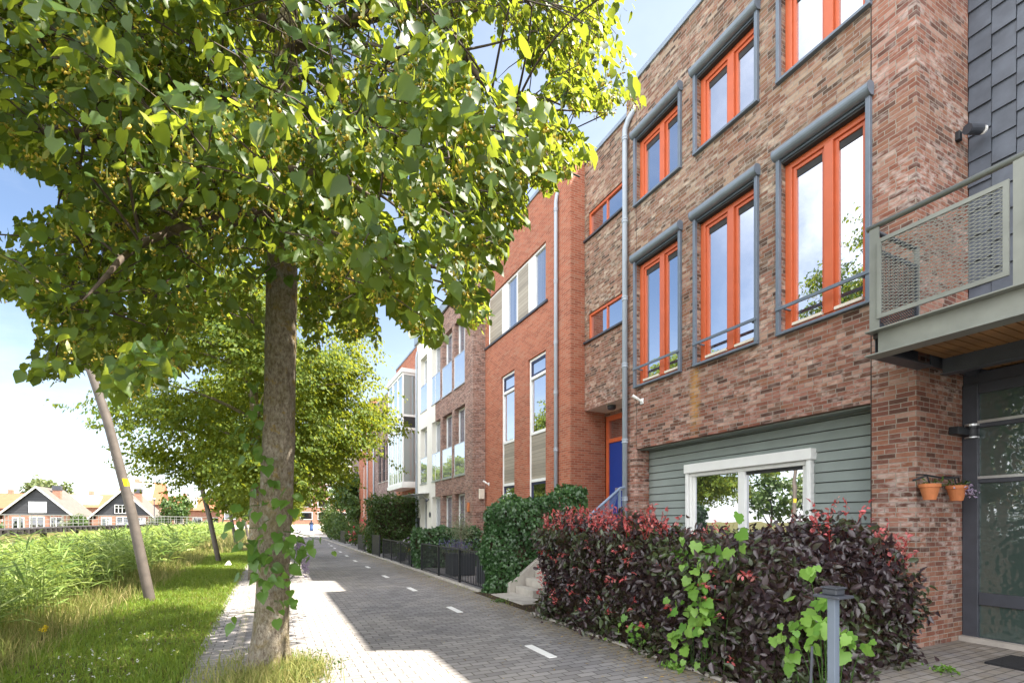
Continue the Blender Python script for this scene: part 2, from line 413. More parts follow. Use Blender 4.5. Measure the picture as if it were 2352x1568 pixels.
M['thatch'] = plain('pale_grey_roof_tiles', (.135,.115,.10), .9, var=.15, scale=2)
M['tile_orange'] = plain('orange_roof_tiles', (.24,.095,.045), .8, var=.12, scale=1.5)
M['glass'] = glass('window_glass', (.02,.024,.028), .66, .012)
M['glass_far'] = glass('dark_window_glass', (.012,.013,.015), .14, .02)
M['glass_net'] = glass('curtained_glass', (.22,.245,.30), .30, .015, curtain=True)
M['glass_balu'] = glass('balustrade_glass', (.28,.30,.33), .6, .03, 2.2)
M['glass_bay'] = glass('bay_glass', (.26,.34,.33), .45, .015)
M['glass_frost'] = glass('frosted_glass', (.05,.075,.065), .1, .3, 9)
M['paving'] = paving('grey_clinker_paving')
M['whitestone'] = plain('white_paver', (.78,.77,.74), .7, var=.06, scale=20)
M['gutterstone'] = plain('gutter_paver', (.25,.225,.2), .85, var=.2, scale=9)
M['gardenpav'] = plain('grey_garden_slabs', (.24,.23,.225), .85, var=.2, scale=3, bmp=.2)
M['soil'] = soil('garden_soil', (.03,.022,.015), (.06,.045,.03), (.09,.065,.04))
M['earth'] = soil('grassy_earth', (.05,.055,.018), (.09,.085,.03), (.14,.115,.05))
M['bark'] = barkmat('lime_bark')
M['limb'] = plain('lime_limb_bark', (.085,.062,.045), .85, var=.45, scale=14, bmp=.5)
M['twigwood'] = plain('twig_bark', (.055,.042,.03), .85, var=.3, scale=20)
M['lime'] = leafmat('lime_leaf', [(0,(.014,.044,.010)),(.5,(.028,.074,.014)),(1,(.055,.11,.018))], (.49,.56,.04), .47, .45, .3)
M['shootleaf'] = leafmat('fresh_lime_leaf', [(0,(.05,.12,.02)),(1,(.09,.18,.03))], (.30,.45,.05), .35)
M['blossom'] = leafmat('lime_blossom', [(0,(.52,.36,.03)),(.5,(.46,.40,.05)),(1,(.60,.44,.07))], (.6,.5,.12), .35)
M['bract'] = leafmat('lime_bract', [(0,(.22,.27,.06)),(1,(.34,.36,.10))], (.5,.52,.1), .45)
M['lime_far'] = leafmat('lime_leaf_mass', [(0,(.04,.08,.013)),(.5,(.075,.13,.018)),(1,(.15,.18,.03))], (.55,.58,.04), .42, .55, .2)
M['tree_dark'] = leafmat('bushy_leaf', [(0,(.035,.07,.02)),(1,(.08,.12,.035))], (.2,.3,.05), .3)
M['willow'] = leafmat('pale_willow_leaf', [(0,(.10,.14,.05)),(1,(.17,.20,.08))], (.3,.36,.1), .3)
M['beech'] = leafmat('copper_beech_leaf', [(0,(.022,.016,.02)),(.3,(.046,.03,.036)),(.46,(.066,.044,.048)),(.56,(.056,.048,.034)),(.66,(.042,.06,.024)),(1,(.075,.115,.035))], (.2,.06,.03), .22, .34, .75)
M['pinkshoot'] = leafmat('young_pink_leaf', [(0,(.38,.04,.035)),(.6,(.62,.16,.17)),(1,(.55,.26,.22))], (.7,.12,.08), .35)
M['vineleaf'] = leafmat('bright_vine_leaf', [(0,(.10,.24,.035)),(1,(.2,.36,.06))], (.4,.55,.08), .35)
M['ivy'] = leafmat('ivy_leaf', [(0,(.03,.075,.024)),(.6,(.055,.125,.04)),(.92,(.085,.18,.055)),(1,(.22,.33,.06))], (.08,.2,.03), .15, .3, .6)
M['privet'] = leafmat('hedge_leaf', [(0,(.02,.05,.01)),(.7,(.045,.085,.018)),(.93,(.07,.11,.025)),(1,(.2,.1,.03))], (.2,.28,.03), .28)
M['shrub'] = leafmat('shrub_leaf', [(0,(.03,.07,.015)),(.7,(.06,.12,.025)),(1,(.13,.19,.05))], (.24,.34,.05), .3)
M['olive'] = leafmat('olive_leaf', [(0,(.13,.16,.09)),(1,(.25,.28,.17))], (.3,.34,.15), .25)
M['lavender'] = leafmat('lavender_flower', [(0,(.12,.08,.38)),(1,(.28,.2,.6))], (.3,.2,.6), .3)
M['lilac'] = leafmat('lilac_flower', [(0,(.40,.32,.5)),(1,(.62,.52,.66))], (.6,.5,.65), .3)
M['redflower'] = leafmat('red_flower', [(0,(.5,.02,.05)),(.8,(.7,.07,.13)),(1,(.8,.6,.6))], (.7,.1,.15), .3)
M['yellowflower'] = leafmat('yellow_flower', [(0,(.75,.55,.01)),(1,(.85,.65,.03))], (.8,.6,.05), .3)
M['whiteflower'] = leafmat('white_flower', [(0,(.65,.65,.6)),(1,(.8,.8,.76))], (.7,.7,.6), .2)
M['grass'] = leafmat('mown_grass', [(0,(.075,.15,.02)),(.6,(.15,.23,.03)),(.85,(.24,.29,.05)),(1,(.36,.32,.12))], (.42,.5,.05), .35, .5, .3)
M['drygrass'] = leafmat('tall_dry_grass', [(0,(.11,.17,.03)),(.45,(.24,.25,.08)),(1,(.46,.38,.19))], (.55,.5,.17), .35, .6, .2)
M['reed'] = leafmat('reed_leaf', [(0,(.08,.15,.03)),(.6,(.19,.27,.065)),(1,(.32,.38,.14))], (.42,.52,.10), .38, .55, .3)
M['litter'] = leafmat('dry_litter', [(0,(.22,.15,.06)),(.6,(.36,.25,.09)),(1,(.45,.36,.18))], (.4,.3,.1), .15, .8, .1)

def water_mat():
    m, nt, N, L, b = new('pond_water')
    b.inputs['Base Color'].default_value = (.05,.06,.05,1); b.inputs['Roughness'].default_value = .06
    bump(nt, b, noise(nt, pos(nt), 2.5, 3), .15, .05); return m
M['water'] = water_mat()

# ------------------------------------------------------------------ terrain, path, water
def shore(Y): return -5.6 - .15 * np.clip(Y, 0, 200)
def hgt(X, Y):
    X = np.asarray(X, float); Y = np.asarray(Y, float); xs = shore(Y)
    t = np.clip((X - xs) / (-2.3 - xs), 0, 1); h = -.9 * (1 - t)
    h = np.where(X < xs, np.maximum(-.9 - .35 * (xs - X), -1.7), h)
    west = np.clip((-31 - X) / 3, 0, 1); north = np.clip((Y - 93) / 3, 0, 1)
    k = np.maximum(west, north)
    return h * (1 - k) + .12 * k * (X < -2.3)
def grid_sheet(name, xs, ys, mat, zoff=0.0, hf=hgt):
    X, Y = np.meshgrid(xs, ys, indexing='xy'); Z = hf(X, Y) + zoff
    V = np.stack([X, Y, Z], -1).reshape(-1, 3); nx = len(xs); ny = len(ys)
    i = (np.arange(ny - 1)[:, None] * nx + np.arange(nx - 1)[None]).ravel()
    return npmesh(name, V, [np.stack([i, i + 1, i + nx + 1, i + nx], 1)], mat, smooth=True)
gx = np.unique(np.concatenate([np.linspace(-600, -60, 8), np.linspace(-60, -12, 25), np.linspace(-12, 10, 67), np.linspace(10, 60, 10), np.linspace(60, 600, 8)]))
gy = np.unique(np.concatenate([np.linspace(-60, 0, 13), np.linspace(0, 40, 60), np.linspace(40, 110, 50), np.linspace(110, 1400, 14)]))
tag(grid_sheet('ground', gx, gy, M['earth']), kind='structure')
w = MB(); w.quad((-34, -60, -.82), (-5, -60, -.82), (-5, 97, -.82), (-34, 97, -.82)); tag(w.build('pond_water', M['water']), kind='structure')
def bend(y): return .05 * max(0.0, y - 22)
def strip(name, x0, x1, ys, z, mat):
    b = MB()
    for a, c in zip(ys, ys[1:]):
        b.quad((x0 + bend(a), a, z), (x1 + bend(a), a, z), (x1 + bend(c), c, z), (x0 + bend(c), c, z))
    return tag(b.build(name, mat), kind='structure')
PY = [-12, 0, 22] + list(range(26, 96, 6)) + [100]
strip('path', -.80, 4.28, PY, .006, M['paving'])
strip('gutter', -.40, -.31, PY, .011, M['gutterstone'])
b = MB(); b.quad((4.28, -12, .006), (8.6, -12, .006), (8.6, 3.45, .006), (4.28, 3.45, .006)); tag(b.build('forecourt', M['paving']), kind='structure')
b = MB(); b.quad((4.28, 10.4, .008), (7.3, 10.4, .008), (7.3, 60, .008), (4.28, 60, .008)); tag(b.build('garden_paving', M['gardenpav']), kind='structure')
b = MB(); b.quad((4.08, 3.02, .012), (6.95, 3.3, .012), (7.7, 3.5, .012), (7.7, 10.4, .012), (4.08, 10.4, .012)); tag(b.build('garden_soil', M['soil']), kind='structure')
b = MB(); b.quad(*[(.1 + .42*math.cos(a)*(1+.12*math.sin(3*a)), 5.75 + .62*math.sin(a)*(1+.1*math.cos(4*a)), .012) for a in np.linspace(0, 2*math.pi, 28, endpoint=False)]); tag(b.build('tree_pit', M['earth']), kind='structure')
b = MB(); b.box(4.22, 4.30, 10.4, 60, 0, .05); b.box(4.04, 4.09, 3.0, 7.6, 0, .035); tag(b.build('kerb', M['concrete']), kind='structure')

for i, (y, x) in enumerate([(5.35,2.98),(8.54,2.99),(11.53,2.99),(14.5,2.99),(17.7,3.05),(20.7,3.07),(23.9,3.17),(27.1,3.28),(31.0,3.43),(34.2,3.58),(37.3,3.74)]):
    b = MB()
    for k in (-1, 0, 1): b.box(x - .052, x + .052, y + k*.212 - .103, y + k*.212 + .103, .0, .013)
    words = ['beside the near shadow corner', 'opposite the copper hedge', 'opposite the ivy wall', 'opposite the black fence', 'opposite the olive planter', 'opposite the wavy fence', 'opposite the tall green hedge', 'opposite the red flower bush', 'opposite the small black panel', 'near the far shrubs', 'last visible before the sunny patch']
    tag(b.build('path_marking', M['whitestone']), 'white inlaid dash of the path line, ' + words[i], 'path marking', 'white dashes inlaid along the path')

# ------------------------------------------------------------------ houses
D = 7.28
def body(mb, X, y0, y1, z1, back=10, zr=None, left=True, right=True, bottom=0):
    E = X + back; zr = zr or z1 - .25
    mb.quad((X,y0,bottom),(E,y0,bottom),(E,y0,z1),(X,y0,z1)) if right else None
    mb.quad((X,y1,bottom),(X,y1,z1),(E,y1,z1),(E,y1,bottom)) if left else None
    mb.quad((E,y0,bottom),(E,y1,bottom),(E,y1,z1),(E,y0,z1))
def roofpart(h, X, y0, y1, z1, back=10, mat='zinc', over=.04, th=.11):
    MB().box(X + .05, X + back, y0 + .01, y1 - .01, z1 - .3, z1 - .2).build('roof', M['zinc'], h)
    b = MB(); b.box(X - over, X + .28, y0, y1, z1, z1 + th); b.box(X + .28, X + back, y0, y0 + .25, z1 + .002, z1 + th - .003); b.box(X + .28, X + back, y1 - .25, y1, z1 + .002, z1 + th - .003)
    return b.build('roof_edge', M[mat], h, bevel=.008)
def pipe(h, X, y, z0, z1, r=.05, rings=(), name='downpipe', hopper=None):
    b = MB(); pts = [(X, y, z0), (X, y, z1)]
    if hopper: pts = [(X, y, z0), (X, y, z1 - .35), (X + hopper[0]*.3, y + hopper[1]*.35, z1 - .18), (X + hopper[0], y + hopper[1], z1)]
    b.tube(pts, r, 12)
    o = b.build(name, M['pipe'], h, smooth=True)
    if rings:
        for z in rings:
            c = MB(); c.tube([(X, y, z - .045), (X, y, z - .014), (X, y, z - .013), (X, y, z + .013), (X, y, z + .014), (X, y, z + .045)], [r*1.22, r*1.22, r*1.06, r*1.06, r*1.22, r*1.22], 12)
            c.build('pipe_clip', M['pipe'], o)
    return o

def bars(mb, X0, X1, y0, y1, z0, z1, w, wt=None, wb=None):
    wt = wt or w; wb = wb or w
    mb.box(X0, X1, y0, y0 + w, z0, z1); mb.box(X0, X1, y1 - w, y1, z0, z1)
    mb.box(X0, X1, y0 + w, y1 - w, z1 - wt, z1); mb.box(X0, X1, y0 + w, y1 - w, z0, z0 + wb)
    return mb

# --- nearest brown house
bh = thing('brick_row_house', (D, 6.5, 0), 'brown brick row house with orange framed windows and grey roller shades', 'house')
W3, W2, W1 = (3.98, 5.24), (5.70, 6.97), (7.42, 8.70)
holes = [(a, c, 4.57, 7.35) for a, c in (W3, W2, W1)] + [(a, c, 8.57, 10.08) for a, c in (W3, W2, W1)] + [(3.94, 8.72, -1, 3.19)]
b = MB(); b.wall(D, 3.93, 9.05, 0, 11.3, holes, .36)
RX = 7.74
rw = [(9.55, 11.22, 9.22, 9.90), (9.55, 11.22, 6.46, 7.18)]
b.wall(RX, 9.05, 11.4, 4.60, 11.3, rw, .12)
b.quad((D,9.05,0),(D,9.05,11.3),(RX+.9,9.05,11.3),(RX+.9,9.05,0))
body(b, D, 3.94, 11.4, 11.3, right=False, left=False)
b.build('wall', M['brick_brown'], bh)
b = MB(); b.wall(8.42, 9.05, 11.4, 0, 4.6, [(10.25, 11.4, 1.4, 4.5)], .2); b.build('porch_wall', M['brick_brown'], bh)
MB().box(RX + .02, 8.44, 9.06, 11.39, 4.605, 4.66).build('porch_ceiling', M['cream'], bh)
cl = MB(); cl.lathe((8.0, 10.55, 4.50), [(.09, 0), (.11, .03), (.11, .10)], 16); cl.build('porch_lamp', M['charcoal'], bh)
roofpart(bh, D, 3.94, 9.05, 11.3); 
MB().box(RX - .04, RX + .26, 9.06, 11.38, 11.302, 11.405).build('roof_edge', M['zinc'], bh)
j = MB(); j.box(D - .002, D + .01, 3.926, 3.938, 0, 11.3); j.box(D - .002, D + .01, 8.71, 8.72, 3.2, 11.3); j.build('expansion_joint', M['joint'], bh)
pipe(bh, D - .09, 9.0, .0, 10.75, .058, (2.1, 3.4, 5.1, 6.6, 8.35, 10.2), hopper=(.09, -.25))
def orange_window(y0, y1, z0, z1, low):
    X = D; fr = MB()
    ml = y0 + (y1 - y0) * .40; ml2 = ml + .13
    fr.box(X+.09, X+.19, y0, y0+.07, z0, z1-.12); fr.box(X+.09, X+.19, y1-.11, y1, z0, z1-.12)
    fr.box(X+.09, X+.19, y0+.07, y1-.11, z1-.21, z1-.12); fr.box(X+.09, X+.19, y0+.07, y1-.11, z0, z0+.08)
    fr.box(X+.07, X+.19, ml, ml2, z0+.08, z1-.21)
    for a, c in ((y0+.07, ml), (ml2, y1-.11)):
        bars(fr, X+.12, X+.185, a, c, z0+.08, z1-.21, .055, .06, .075)
    o = fr.build('window', M['orange'], bh, bevel=.006)
    for a, c in ((y0+.125, ml-.055), (ml2+.055, y1-.165)):
        MB().box(X+.15, X+.165, a, c, z0+.155, z1-.27).build('pane', M['glass'], o)
        MB().box(X+.14, X+.149, a, c, z1-.27-.11, z1-.272).build('blind', M['dark'], o)
        if low: MB().box(X+.055, X+.119, a-.03, c+.03, z0+.082, z0+.125).build('vent_strip', M['cream'], o)
    su = MB(); su.box(X-.06, X+.02, y0-.062, y0-.002, z0-.0, z1+.05); su.box(X-.06, X+.02, y1+.002, y1+.062, z0, z1+.05)
    su.box(X-.07, X+.10, y0-.064, y1+.064, z0-.045, z0-.001)
    su.build('surround', M['steel_blue'], o, bevel=.006)
    rb = MB(); rb.tube([(X-.055, y0-.075, z1+.035), (X-.055, y1+.075, z1+.035)], .088, 18); rb.build('roller_box', M['roller'], o, smooth=False)
    e = MB()
    for a, c in ((y0-.085, y0-.076), (y1+.076, y1+.085)): e = MB(); e.tube([(X-.055, a, z1+.035), (X-.055, c, z1+.035)], .094, 18); e.build('roller_cap', M['steel_blue'], o)
    MB().box(X+.0, X+.085, y0+.004, y1-.004, z1-.118, z1-.03).build('rolled_screen', M['dark'], o)
    MB().box(X-.02, X-.001, y0+.0, y1-.0, z1-.085, z1-.055).build('screen_bar', M['steel_blue'], o)
    if low:
        r = MB(); r.box(X-.075, X-.045, y0-.06, y1+.06, 4.915, 4.965); r.box(X-.045, X+.088, y1-.10, y1-.07, 4.90, 4.925); r.box(X-.045, X+.088, y0+.02, y0+.05, 4.90, 4.925)
        r.build('safety_rail', M['steel_blue'], o, bevel=.004)
for w_ in (W3, W2, W1): orange_window(*w_, 4.57, 7.35, True)
for w_ in (W3, W2, W1): orange_window(*w_, 8.57, 10.08, False)
for (a, c, z0, z1) in rw:
    fr = MB(); bars(fr, RX+.03, RX+.11, a, c, z0, z1, .07, .07, .03); fr.box(RX+.04, RX+.11, 10.43, 10.47, z0+.03, z1-.07)
    o = fr.build('window', M['orange'], bh, bevel=.005)
    MB().box(RX+.075, RX+.085, 10.47, c-.07, z0+.03, z1-.07).build('pane', M['glass'], o)
    MB().box(RX+.075, RX+.085, a+.07, 10.43, z0+.03, z1-.07).build('pane', M['glass'], o)
    MB().box(RX-.06, RX+.03, 9.1, 11.39, z0-.05, z0-.002).build('sill', M['charcoal'], o)
# blue front door in an orange frame
dx = 8.44
fr = MB(); bars(fr, dx, dx+.12, 10.25, 11.395, 1.4, 4.5, .13, .14, .03); fr.box(dx, dx+.12, 10.38, 11.265, 3.75, 3.86)
do = fr.build('door', M['orange'], bh, bevel=.006)
MB().box(dx+.03, dx+.08, 10.385, 11.26, 1.435, 3.745).build('door_leaf', M['blue_door'], do)
MB().box(dx+.05, dx+.07, 10.385, 11.26, 3.865, 4.355).build('pane', M['glass'], do)
b = MB(); b.box(dx-.0, dx+.028, 10.62, 10.98, 2.42, 2.50); b.build('letter_slot', M['silver'], do)
b = MB(); b.tube([(dx-.02, 10.46, 2.3), (dx-.02, 10.46, 2.6)], .013, 8); b.tube([(dx-.02, 10.46, 2.32), (dx+.03, 10.46, 2.32)], .01, 6); b.build('handle', M['silver'], do)
# grey green boarded ground floor with the white window
gX = D + .35; b = MB(); wy0, wy1, wz0, wz1 = 4.95, 7.50, .55, 2.72
z = 0.0
while z < 3.18:
    z1_ = min(z + .155, 3.185)
    def bd(y0, y1, za, zb): b.prism([(gX+.05, y0, za), (gX+.0, y0, za), (gX+.018, y0, zb-.012), (gX+.05, y0, zb-.012)], (0, y1-y0, 0))
    if z1_ <= wz0 + .01 or z >= wz1 - .01: bd(3.945, 8.715, z, z1_)
    else:
        bd(3.945, wy0-.005, z, z1_); bd(wy1+.005, 8.715, z, z1_)
        if z1_ > wz1 + .02: bd(wy0-.005, wy1+.005, wz1 - .02, z1_)
    z += .157
gb = b.build('cladding', M['clad'], bh)
MB().box(gX+.052, gX+.08, 3.942, 8.718, 0, 3.188).build('backing', M['dark'], gb)
MB().box(D+.10, D+.34, 3.95, 8.71, 3.165, 3.186).build('lintel', M['clad'], bh)
fr = MB(); X = gX - .06
bars(fr, X, X+.14, wy0, wy1, wz0, wz1-.17, .10, .07, .10); fr.box(X, X+.14, 6.16, 6.30, wz0+.1, wz1-.24)
fr.box(X+.03, X+.1, wy0+.1, wy0+.16, wz0+.1, wz1-.24); fr.box(X+.03, X+.1, wy1-.16, wy1-.1, wz0+.1, wz1-.24)
wo = fr.build('window', M['white'], bh, bevel=.008)
MB().box(X+.06, X+.075, wy0+.16, 6.16, wz0+.1, wz1-.24).build('pane', M['glass'], wo)
MB().box(X+.06, X+.075, 6.30, wy1-.16, wz0+.1, wz1-.24).build('pane', M['glass'], wo)
MB().box(X+.045, X+.059, wy0+.16, 6.16, wz1-.30, wz1-.241).build('blind', M['dark'], wo)
b = MB(); b.box(X-.07, X+.13, wy0-.04, wy1+.04, wz1-.168, wz1+.01); b.box(X-.05, X-.002, wy0-.02, wy0+.05, wz0, wz1-.17); b.box(X-.05, X-.002, wy1-.05, wy1+.02, wz0, wz1-.17); b.build('shutter_box', M['white'], wo, bevel=.01)
def bracket(y, z, X, lab):
    t = thing('wall_camera', (X, y, z), lab, 'security camera')
    b = MB(); b.box(X-.02, X-.001, y-.05, y+.05, z-.1, z+.02); b.build('mount', M['white'], t, bevel=.004)
    b = MB(); b.tube([(X-.02, y, z-.05), (X-.10, y+.03, z+.01), (X-.2, y+.09, z+.08)], [.022, .03, .035], 10); b.build('camera_body', M['white'], t)
bracket(8.52, 4.24, D, 'small white tube camera on brown brick near the thick grey downpipe')

# --- slate and brick house on the right with the balcony
sh = thing('slate_house', (7.9, 1.5, 0), 'dark slate clad house with a brick pier and frosted glass entrance', 'house')
SX = 8.57
b = MB(); b.wall(D, 3.41, 3.925, 0, 11.3); b.quad((D,3.41,0),(SX,3.41,0),(SX,3.41,11.3),(D,3.41,11.3)); b.quad((D,3.41,11.3),(SX,3.41,11.3),(SX,3.925,11.3),(D,3.925,11.3))
b.build('pier', M['brick_pier'], sh)
roofb = MB(); roofb.box(D-.04, SX+.1, 3.40, 3.93, 11.302, 11.41); roofb.box(SX-.03, SX+10, -9, 3.40, 12.45, 12.6); roofb.build('roof_edge', M['zinc'], sh)
b = MB(); b.wall(SX + .03, -9, 3.41, 3.4, 12.45); body(b, SX+.03, -9, 3.41, 12.45); b.build('wall', M['charcoal'], sh); b = MB(); b.wall(8.62, -9, 3.41, 0, 3.4); b.build('entrance_wall', M['charcoal'], sh)
b = MB()
tw, thh = .245, .34
for c in range(-4, 16):
    y = 3.405 - c * tw
    for r in range(0, 36):
        z = 3.75 + r * thh * .5 * 2 + (thh * .5 if c % 2 else 0)
        if z > 12.2 or y > 3.42: continue
        jz = random.uniform(-.006, .006); y1 = min(y, 3.405)
        b.prism([(SX + .002, y - tw + .004, z + jz), (SX - .02 + random.uniform(-.004,.004), y - tw + .004, z + jz), (SX + .012, y - tw + .004, z + thh + .05)], (0, y1 - (y - tw + .008), 0))
b.build('slate_cladding', M['slate'], sh)
# entrance
ex = 8.45; b = MB()
y1 = 3.405; yg = 3.24
b.box(ex-.05, ex+.1, yg, y1, .03, 3.42)
for z0, z1 in ((.0, .07), (.50, .66), (2.10, 2.19), (2.83, 2.92), (3.28, 3.42)): b.box(ex-.04, ex+.09, 1.0, yg, z0, z1)
b.box(ex-.05, ex+.1, .84, 1.0, .03, 3.42)
en = b.build('entrance', M['charcoal'], sh, bevel=.006)
for z0, z1 in ((.07, .50), (.66, 2.10), (2.19, 2.83), (2.92, 3.28)): MB().box(ex, ex+.02, 1.0, yg, z0, z1).build('pane', M['glass_frost'], en)
b = MB(); b.box(ex-.055, ex-.041, 1.0, yg, 2.155, 2.19); b.box(ex-.055, ex-.041, 1.0, yg, 2.885, 2.92); b.build('trim_bar', M['silver'], en)
MB().box(ex-.16, ex-.05, .8, 3.40, .006, .07).build('sill', M['concrete'], en)
MB().box(ex-.03, ex+.16, -9, 3.40, 3.42, 3.56).build('transom_panel', M['charcoal'], sh)
# balcony
bal = thing('steel_balcony', (6.26, 2.5, 3.48), 'grey green steel balcony with mesh railing above the glass entrance', 'balcony')
bx, by = 6.26, 3.40
b = MB(); b.box(bx, bx+.012, -3.2, by-.09, 3.50, 3.755); b.box(bx-.10, bx+.11, -3.2, by, 3.755, 3.772); b.box(bx-.10, bx+.11, -3.2, by, 3.482, 3.50)
b.build('front_beam', M['steel'], bal, bevel=.003)
b = MB(); b.box(bx+.11, D-.002, by-.012, by, 3.50, 3.755); b.box(bx+.11, D-.002, by-.17, by, 3.483, 3.50); b.box(bx+.11, SX-.04, by-.17, by-.001, 3.756, 3.772); b.box(D+.01, SX-.04, by-.14, by-.125, 3.50, 3.755); b.box(7.42, 7.44, -3.2, by-.2, 3.40, 3.755); b.box(7.36, 7.50, -3.2, by-.2, 3.385, 3.40)
b.build('side_beam', M['charcoal'], bal)
b = MB(); y = by - .22
while y > -3: b.box(bx+.13, SX-.05, y-.085, y, 3.585, 3.61); y -= .10
b.build('deck_slats', M['ceiling'], bal)
MB().box(bx+.02, SX-.04, -3.2, by-.03, 3.70, 3.75).build('deck', M['deckwood'], bal)
b = MB(); b.tube([(bx+.0, -3.2, 4.98), (bx+.0, by+.02, 4.98)], .032, 12); b.build('handrail', M['steel'], bal, smooth=True)
b = MB(); b.tube([(bx, by-.03, 4.95), (D-.12, by-.03, 4.95)], .028, 10); b.build('handrail', M['charcoal'], bal, smooth=True)
for y in (by-.06, 2.10, .85):
    b = MB(); b.box(bx-.018, bx-.002, y-.05, y+.05, 3.772, 4.96); b.box(bx+.002, bx+.018, y-.03, y+.03, 3.772, 4.95); b.build('post', M['steel'], bal)
b = MB(); b.box(D-.15, D-.05, by-.05, by-.035, 3.772, 4.98); b.build('post', M['steel'], bal)
def mesh_panel(fa, fb, wd, z0, z1, nm='mesh_panel', mat='steel', px=.095, pz=.036, fr=.045):
    """fa(u)->point on panel at distance u ; expanded-metal diamonds between z0 and z1"""
    b = MB()
    def P(u, z, o=0): return fa(u, z, o)
    for u0, u1, a, c in ((0, fr, z0, z1), (wd-fr, wd, z0, z1), (fr, wd-fr, z1-fr, z1), (fr, wd-fr, z0, z0+fr)):
        b.prism([P(u0,a,-.012), P(u1,a,-.012), P(u1,c,-.012), P(u0,c,-.012)], Vector(P(0,0,.012)) - Vector(P(0,0,-.012)))
    o = b.build('rail_panel', M[mat], bal if nm == 'mesh_panel' else nm)
    m = MB(); k = pz / px; hgt_ = z1 - z0 - 2*fr; W = wd - 2*fr
    zc = -W * k
    while zc < hgt_ + W * k:
        for sg in (1, -1):
            u0, u1 = 0, W
            def zz(u): return (zc if sg > 0 else zc + W*k) + sg * k * u if sg > 0 else (zc + W*k) - k*u
            pts = []
            for u in (0, W):
                pts.append((u, zz(u)))
            (ua, za), (ub, zb) = pts
            def clip(ua, za, ub, zb):
                if za > zb: ua, za, ub, zb = ub, zb, ua, za
                if zb < 0 or za > hgt_: return None
                if za < 0: t = (0-za)/(zb-za); ua, za = ua+(ub-ua)*t, 0
                if zb > hgt_: t = (hgt_-za)/(zb-za); ub, zb = ua+(ub-ua)*t, hgt_
                return ua, za, ub, zb
            q = clip(ua, za, ub, zb)
            if q: m.tube([P(q[0]+fr, q[1]+z0+fr, .002*sg), P(q[2]+fr, q[3]+z0+fr, .002*sg)], .0048, 4, False)
        zc += pz
    m.build('mesh_infill', M[mat], o)
mesh_panel(lambda u, z, o: (bx - .03 + o, by - .10 - u, z), None, 1.13, 3.90, 4.80)
mesh_panel(lambda u, z, o: (bx - .03 + o, 2.04 - u, z), None, 1.13, 3.90, 4.80)
mesh_panel(lambda u, z, o: (bx + .05 + u, by - .055 + o, z), None, .86, 3.84, 4.74, mat='charcoal')
# wall spotlight, door lamp, flower pots, mat
t = thing('wall_spotlight', (8.3, 3.35, 6.75), 'small black spotlight high on the brick pier beside the slate', 'wall lamp')
b = MB(); b.box(8.22, 8.30, 3.36, 3.409, 6.66, 6.78); b.build('mount', M['black_metal'], t, bevel=.006)
b = MB(); b.tube([(8.20, 3.27, 6.72), (8.44, 3.22, 6.76)], .062, 14); b.build('lamp_head', M['charcoal'], t)
b = MB(); b.tube([(8.425, 3.20, 6.735), (8.447, 3.195, 6.738)], .052, 14); b.build('lens', M['white'], t)
t = thing('door_lamp', (8.3, 3.3, 2.78), 'black arm lamp with silver collar beside the glass entrance', 'wall lamp')
b = MB(); b.box(8.05, 8.36, 3.30, 3.408, 2.735, 2.835); b.build('arm', M['black_metal'], t, bevel=.008)
b = MB(); b.lathe((8.40, 3.30, 2.715), [(.075, 0), (.075, .03), (.068, .035), (.068, .105), (.075, .11), (.075, .14)], 18); b.build('lamp_head', M['black_metal'], t)
b = MB(); b.lathe((8.40, 3.30, 2.856), [(.077, 0), (.077, .028)], 18); b.lathe((8.40, 3.30, 2.70), [(.077, 0), (.077, .014)], 18); b.build('collar', M['silver'], t)
t = thing('pot_bracket', (7.6, 3.35, 2.12), 'dark wrought iron bracket on the brick pier carrying two flower pots', 'bracket')
b = MB(); b.tube([(7.1, 3.36, 2.1), (7.25, 3.28, 2.16), (7.6, 3.24, 2.13), (8.0, 3.28, 2.17), (8.2, 3.36, 2.12)], .012, 8)
for x in (7.28, 7.93): b.tube([(x+.09*math.cos(a), 3.27+.09*math.sin(a), 2.05) for a in np.linspace(0, 6.28, 17)], .009, 6); b.tube([(x, 3.405, 2.18), (x, 3.30, 2.17), (x, 3.27, 2.06)], .01, 6)
b.build('iron_arm', M['black_metal'], t, smooth=True)
for x, lab in ((7.28, 'bare terracotta pot hanging on the brick pier nearer the street'), (7.93, 'terracotta pot of pink flowers hanging beside the entrance frame')):
    t = thing('flower_pot', (x, 3.27, 1.86), lab, 'flower pot', 'terracotta pots on the iron bracket')
    b = MB(); b.lathe((x, 3.27, 1.86), [(.062, 0), (.10, .15), (.112, .152), (.112, .195), (.10, .197), (.09, .17)], 20); b.build('pot', M['terracotta'], t, smooth=False)
    n = 50 if x > 7.5 else 26
    P = np.array([x, 3.27, 2.05]) + rng.normal(size=(n, 3)) * np.array([.06, .05, .03])
    leaf_mesh('stems', NARROW, P, rdir(n) + [0, 0, .4], rdir(n), rng.uniform(.05, .09, n), M['shrub'], t)
    if x > 7.5:
        P = np.array([x + .05, 3.17, 1.98]) + rng.normal(size=(40, 3)) * np.array([.05, .03, .03])
        leaf_mesh('flowers', PETAL, P, rdir(40), rdir(40), np.full(40, .035), M['lilac'], t)
tag(MB().box(7.2, 7.85, 1.6, 2.72, .006, .03).build('door_mat', M['mat']), 'black coir mat on the pavers before the glass door', 'doormat')
